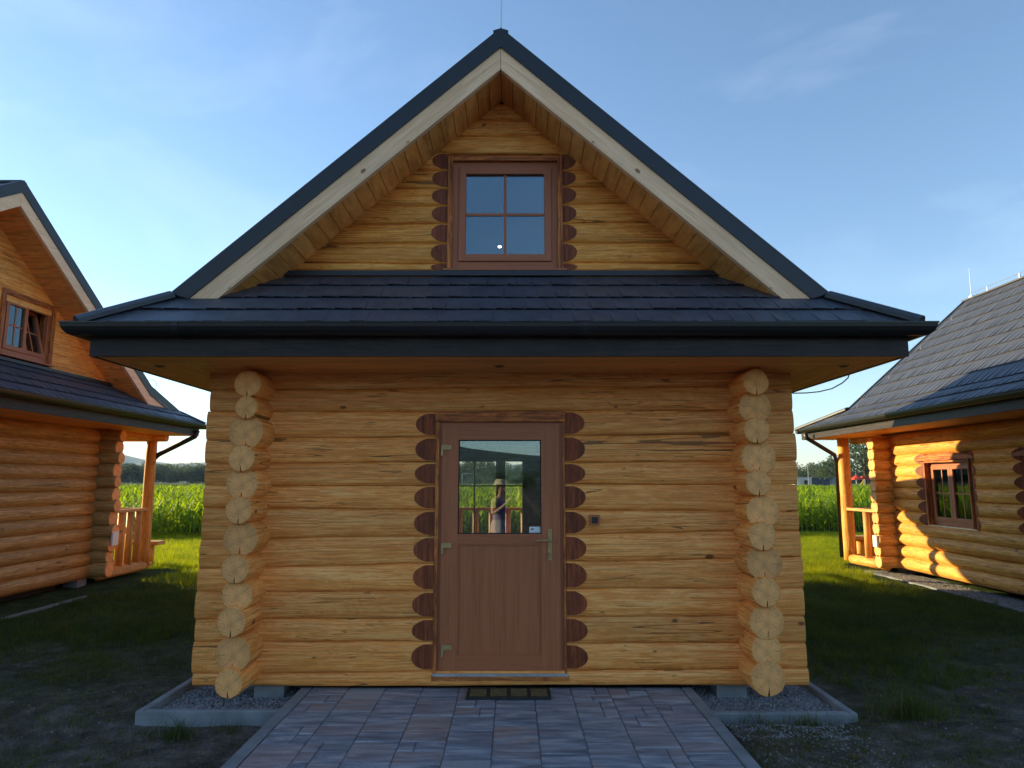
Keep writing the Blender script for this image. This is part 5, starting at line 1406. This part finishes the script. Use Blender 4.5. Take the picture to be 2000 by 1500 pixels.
# ------------------------------------------------------------------ the photographer, seen mirrored in the door glass
def person():
    t = thing('person', 'photographer in straw hat, purple top and long pale skirt mirrored in the door glass', 'person', (CAM.x - 0.22, CAM.y - 0.42, 0.005), R(-50))
    J = {'pel': (0, 0, .92), 'wst': (0, 0, 1.06), 'chs': (0, 0, 1.26), 'nb': (0, 0, 1.38), 'nk': (0, .01, 1.45), 'hd': (0, .02, 1.53), 'ht': (0, .01, 1.63),
         'lsh': (-.16, 0, 1.35), 'lel': (-.25, .06, 1.13), 'lwr': (-.12, .24, 1.30), 'lhd': (-.02, .27, 1.40),
         'rsh': (.16, 0, 1.35), 'rel': (.28, .10, 1.22), 'rwr': (.24, .26, 1.46), 'rhd': (.22, .27, 1.56),
         'lhp': (-.09, 0, .88), 'lkn': (-.10, .03, .48), 'lan': (-.10, 0, .09), 'lft': (-.10, .13, .03),
         'rhp': (.09, 0, .88), 'rkn': (.10, .03, .48), 'ran': (.10, 0, .09), 'rft': (.11, .13, .03)}
    Rr = {'pel': .14, 'wst': .115, 'chs': .125, 'nb': .09, 'nk': .052, 'hd': .085, 'ht': .085, 'lsh': .055, 'lel': .042, 'lwr': .027, 'lhd': .032, 'rsh': .055, 'rel': .042, 'rwr': .027, 'rhd': .032,
          'lhp': .10, 'lkn': .062, 'lan': .04, 'lft': .035, 'rhp': .10, 'rkn': .062, 'ran': .04, 'rft': .035}
    E = [('pel', 'wst'), ('wst', 'chs'), ('chs', 'nb'), ('nb', 'nk'), ('nk', 'hd'), ('hd', 'ht'), ('nb', 'lsh'), ('lsh', 'lel'), ('lel', 'lwr'), ('lwr', 'lhd'), ('nb', 'rsh'), ('rsh', 'rel'), ('rel', 'rwr'), ('rwr', 'rhd'),
         ('pel', 'lhp'), ('lhp', 'lkn'), ('lkn', 'lan'), ('lan', 'lft'), ('pel', 'rhp'), ('rhp', 'rkn'), ('rkn', 'ran'), ('ran', 'rft')]
    # fingers: four and a thumb on each raised hand, bent around the phone
    for h, sx in (('l', 1), ('r', -1)):
        bx, by, bz = J[h + 'hd']
        for i in range(5):
            a = (i - 1.5) * 0.016; ln = (0.034, 0.038, 0.036, 0.028, 0.026)[i]
            if i < 4: p1 = (bx + sx * .012, by + .02, bz + .01 + a); p2 = (bx + sx * (.012 + ln), by + .03, bz + .012 + a); p3 = (bx + sx * (.018 + ln), by + .008, bz + .012 + a)
            else: p1 = (bx + sx * .01, by - .015, bz + .02); p2 = (bx + sx * .03, by - .02, bz + .04); p3 = (bx + sx * .045, by - .016, bz + .05)
            for q, (p, r_) in enumerate(((p1, .011), (p2, .009), (p3, .008))):
                J[f'{h}f{i}{q}'] = p; Rr[f'{h}f{i}{q}'] = r_
            E += [(h + 'hd', f'{h}f{i}0'), (f'{h}f{i}0', f'{h}f{i}1'), (f'{h}f{i}1', f'{h}f{i}2')]
    keys = list(J); me = bpy.data.meshes.new('body'); me.from_pydata([J[k] for k in keys], [(keys.index(a), keys.index(b)) for a, b in E], [])
    me.skin_vertices or None
    o = bpy.data.objects.new('body', me); COL.objects.link(o); o.parent = t
    sk = o.modifiers.new('skin', 'SKIN'); ss = o.modifiers.new('sub', 'SUBSURF'); ss.levels = 2; ss.render_levels = 2
    if not me.skin_vertices:
        bm = bmesh.new(); bm.from_mesh(me); bm.verts.layers.skin.verify(); bm.to_mesh(me); bm.free()
    for i, k in enumerate(keys):
        d = me.skin_vertices[0].data[i]; d.radius = (Rr[k], Rr[k] * (.8 if k in ('pel', 'wst', 'chs', 'nb') else 1)); d.use_root = (k == 'pel')
    me.materials.append(M['skin'])
    def loft(nm, rings, mt, n=24, ruf=0.0):
        m = MB()
        for q, (cx, cy, z, rx, ry) in enumerate(rings):
            for j in range(n):
                a = 2 * math.pi * j / n; w = 1 + ruf * math.sin(a * 9) * q / len(rings)
                m.v.append((cx + rx * w * math.cos(a), cy + ry * w * math.sin(a), z))
        for q in range(len(rings) - 1):
            for j in range(n):
                j2 = (j + 1) % n; m.f.append((q * n + j, q * n + j2, (q + 1) * n + j2, (q + 1) * n + j)); m.mi.append(0); m.uv.append([(0, 0)] * 4)
        return m.build(nm, mt, t, smooth=True, recalc=False)
    loft('tank_top', [(0, 0, .98, .15, .125), (0, 0, 1.06, .135, .115), (0, 0, 1.18, .15, .125), (0, .01, 1.27, .155, .13), (0, 0, 1.35, .12, .09)], M['top'])
    loft('skirt', [(0, 0, 1.02, .142, .12), (0, 0, .90, .175, .15), (0, 0, .6, .185, .16), (0, 0, .3, .20, .18), (0, 0, .1, .22, .20)], M['skirt'], 48, .06)
    loft('hair', [(0, -.02, 1.64, .06, .06), (0, -.02, 1.58, .10, .10), (0, -.035, 1.48, .098, .07), (0, -.05, 1.38, .09, .05)], M['hair'])
    loft('hat', [(0, .01, 1.735, .01, .01), (0, .01, 1.73, .07, .07), (0, .01, 1.70, .095, .095), (0, .01, 1.645, .105, .105), (0, .02, 1.635, .155, .155), (0, .02, 1.63, .155, .155), (0, .01, 1.64, .10, .10)], M['straw'])
    m = MB()
    for s in (-1, 1): m.tube([(s * .032, .098, 1.565), (s * .032, .104, 1.565)], .010, 8)
    m.build('eyes', M['hair'], t); m = MB(); m.tube([(0, .095, 1.56), (0, .118, 1.535), (0, .10, 1.525)], [.007, .012, .006], 8); m.build('nose', M['skin'], t, smooth=True)
    m = MB(); m.tube([(-.022, .098, 1.505), (0, .104, 1.503), (.022, .098, 1.505)], [.003, .006, .003], 6); m.build('mouth', M['red'], t)
    ph = MB(); ph.box(IDF, CAM.x - 0.08, CAM.x + 0.08, CAM.y - 0.022, CAM.y - 0.013, CAM.z - 0.055, CAM.z + 0.022)
    tag(ph.build('phone', M['gutter']), 'dark phone held up by the mirrored photographer', 'phone')
person()

# ------------------------------------------------------------------ haze
hz = MB(); hz.box(IDF, -3900, 3900, -2100, 3700, -4, 190); ho = hz.build('haze', []); 
hm = bpy.data.materials.new('haze_air'); hm.use_nodes = True; nt = hm.node_tree; nt.nodes.clear()
pv = nt.nodes.new('ShaderNodeVolumePrincipled'); pv.inputs['Color'].default_value = (0.52, 0.74, 1.0, 1); pv.inputs['Density'].default_value = 0.00018; pv.inputs['Anisotropy'].default_value = 0.0
om = nt.nodes.new('ShaderNodeOutputMaterial'); nt.links.new(pv.outputs[0], om.inputs['Volume'])
ho.data.materials.append(hm); tag(ho, kind='stuff'); ho['label'] = 'thin pale haze over the fields and far hills'
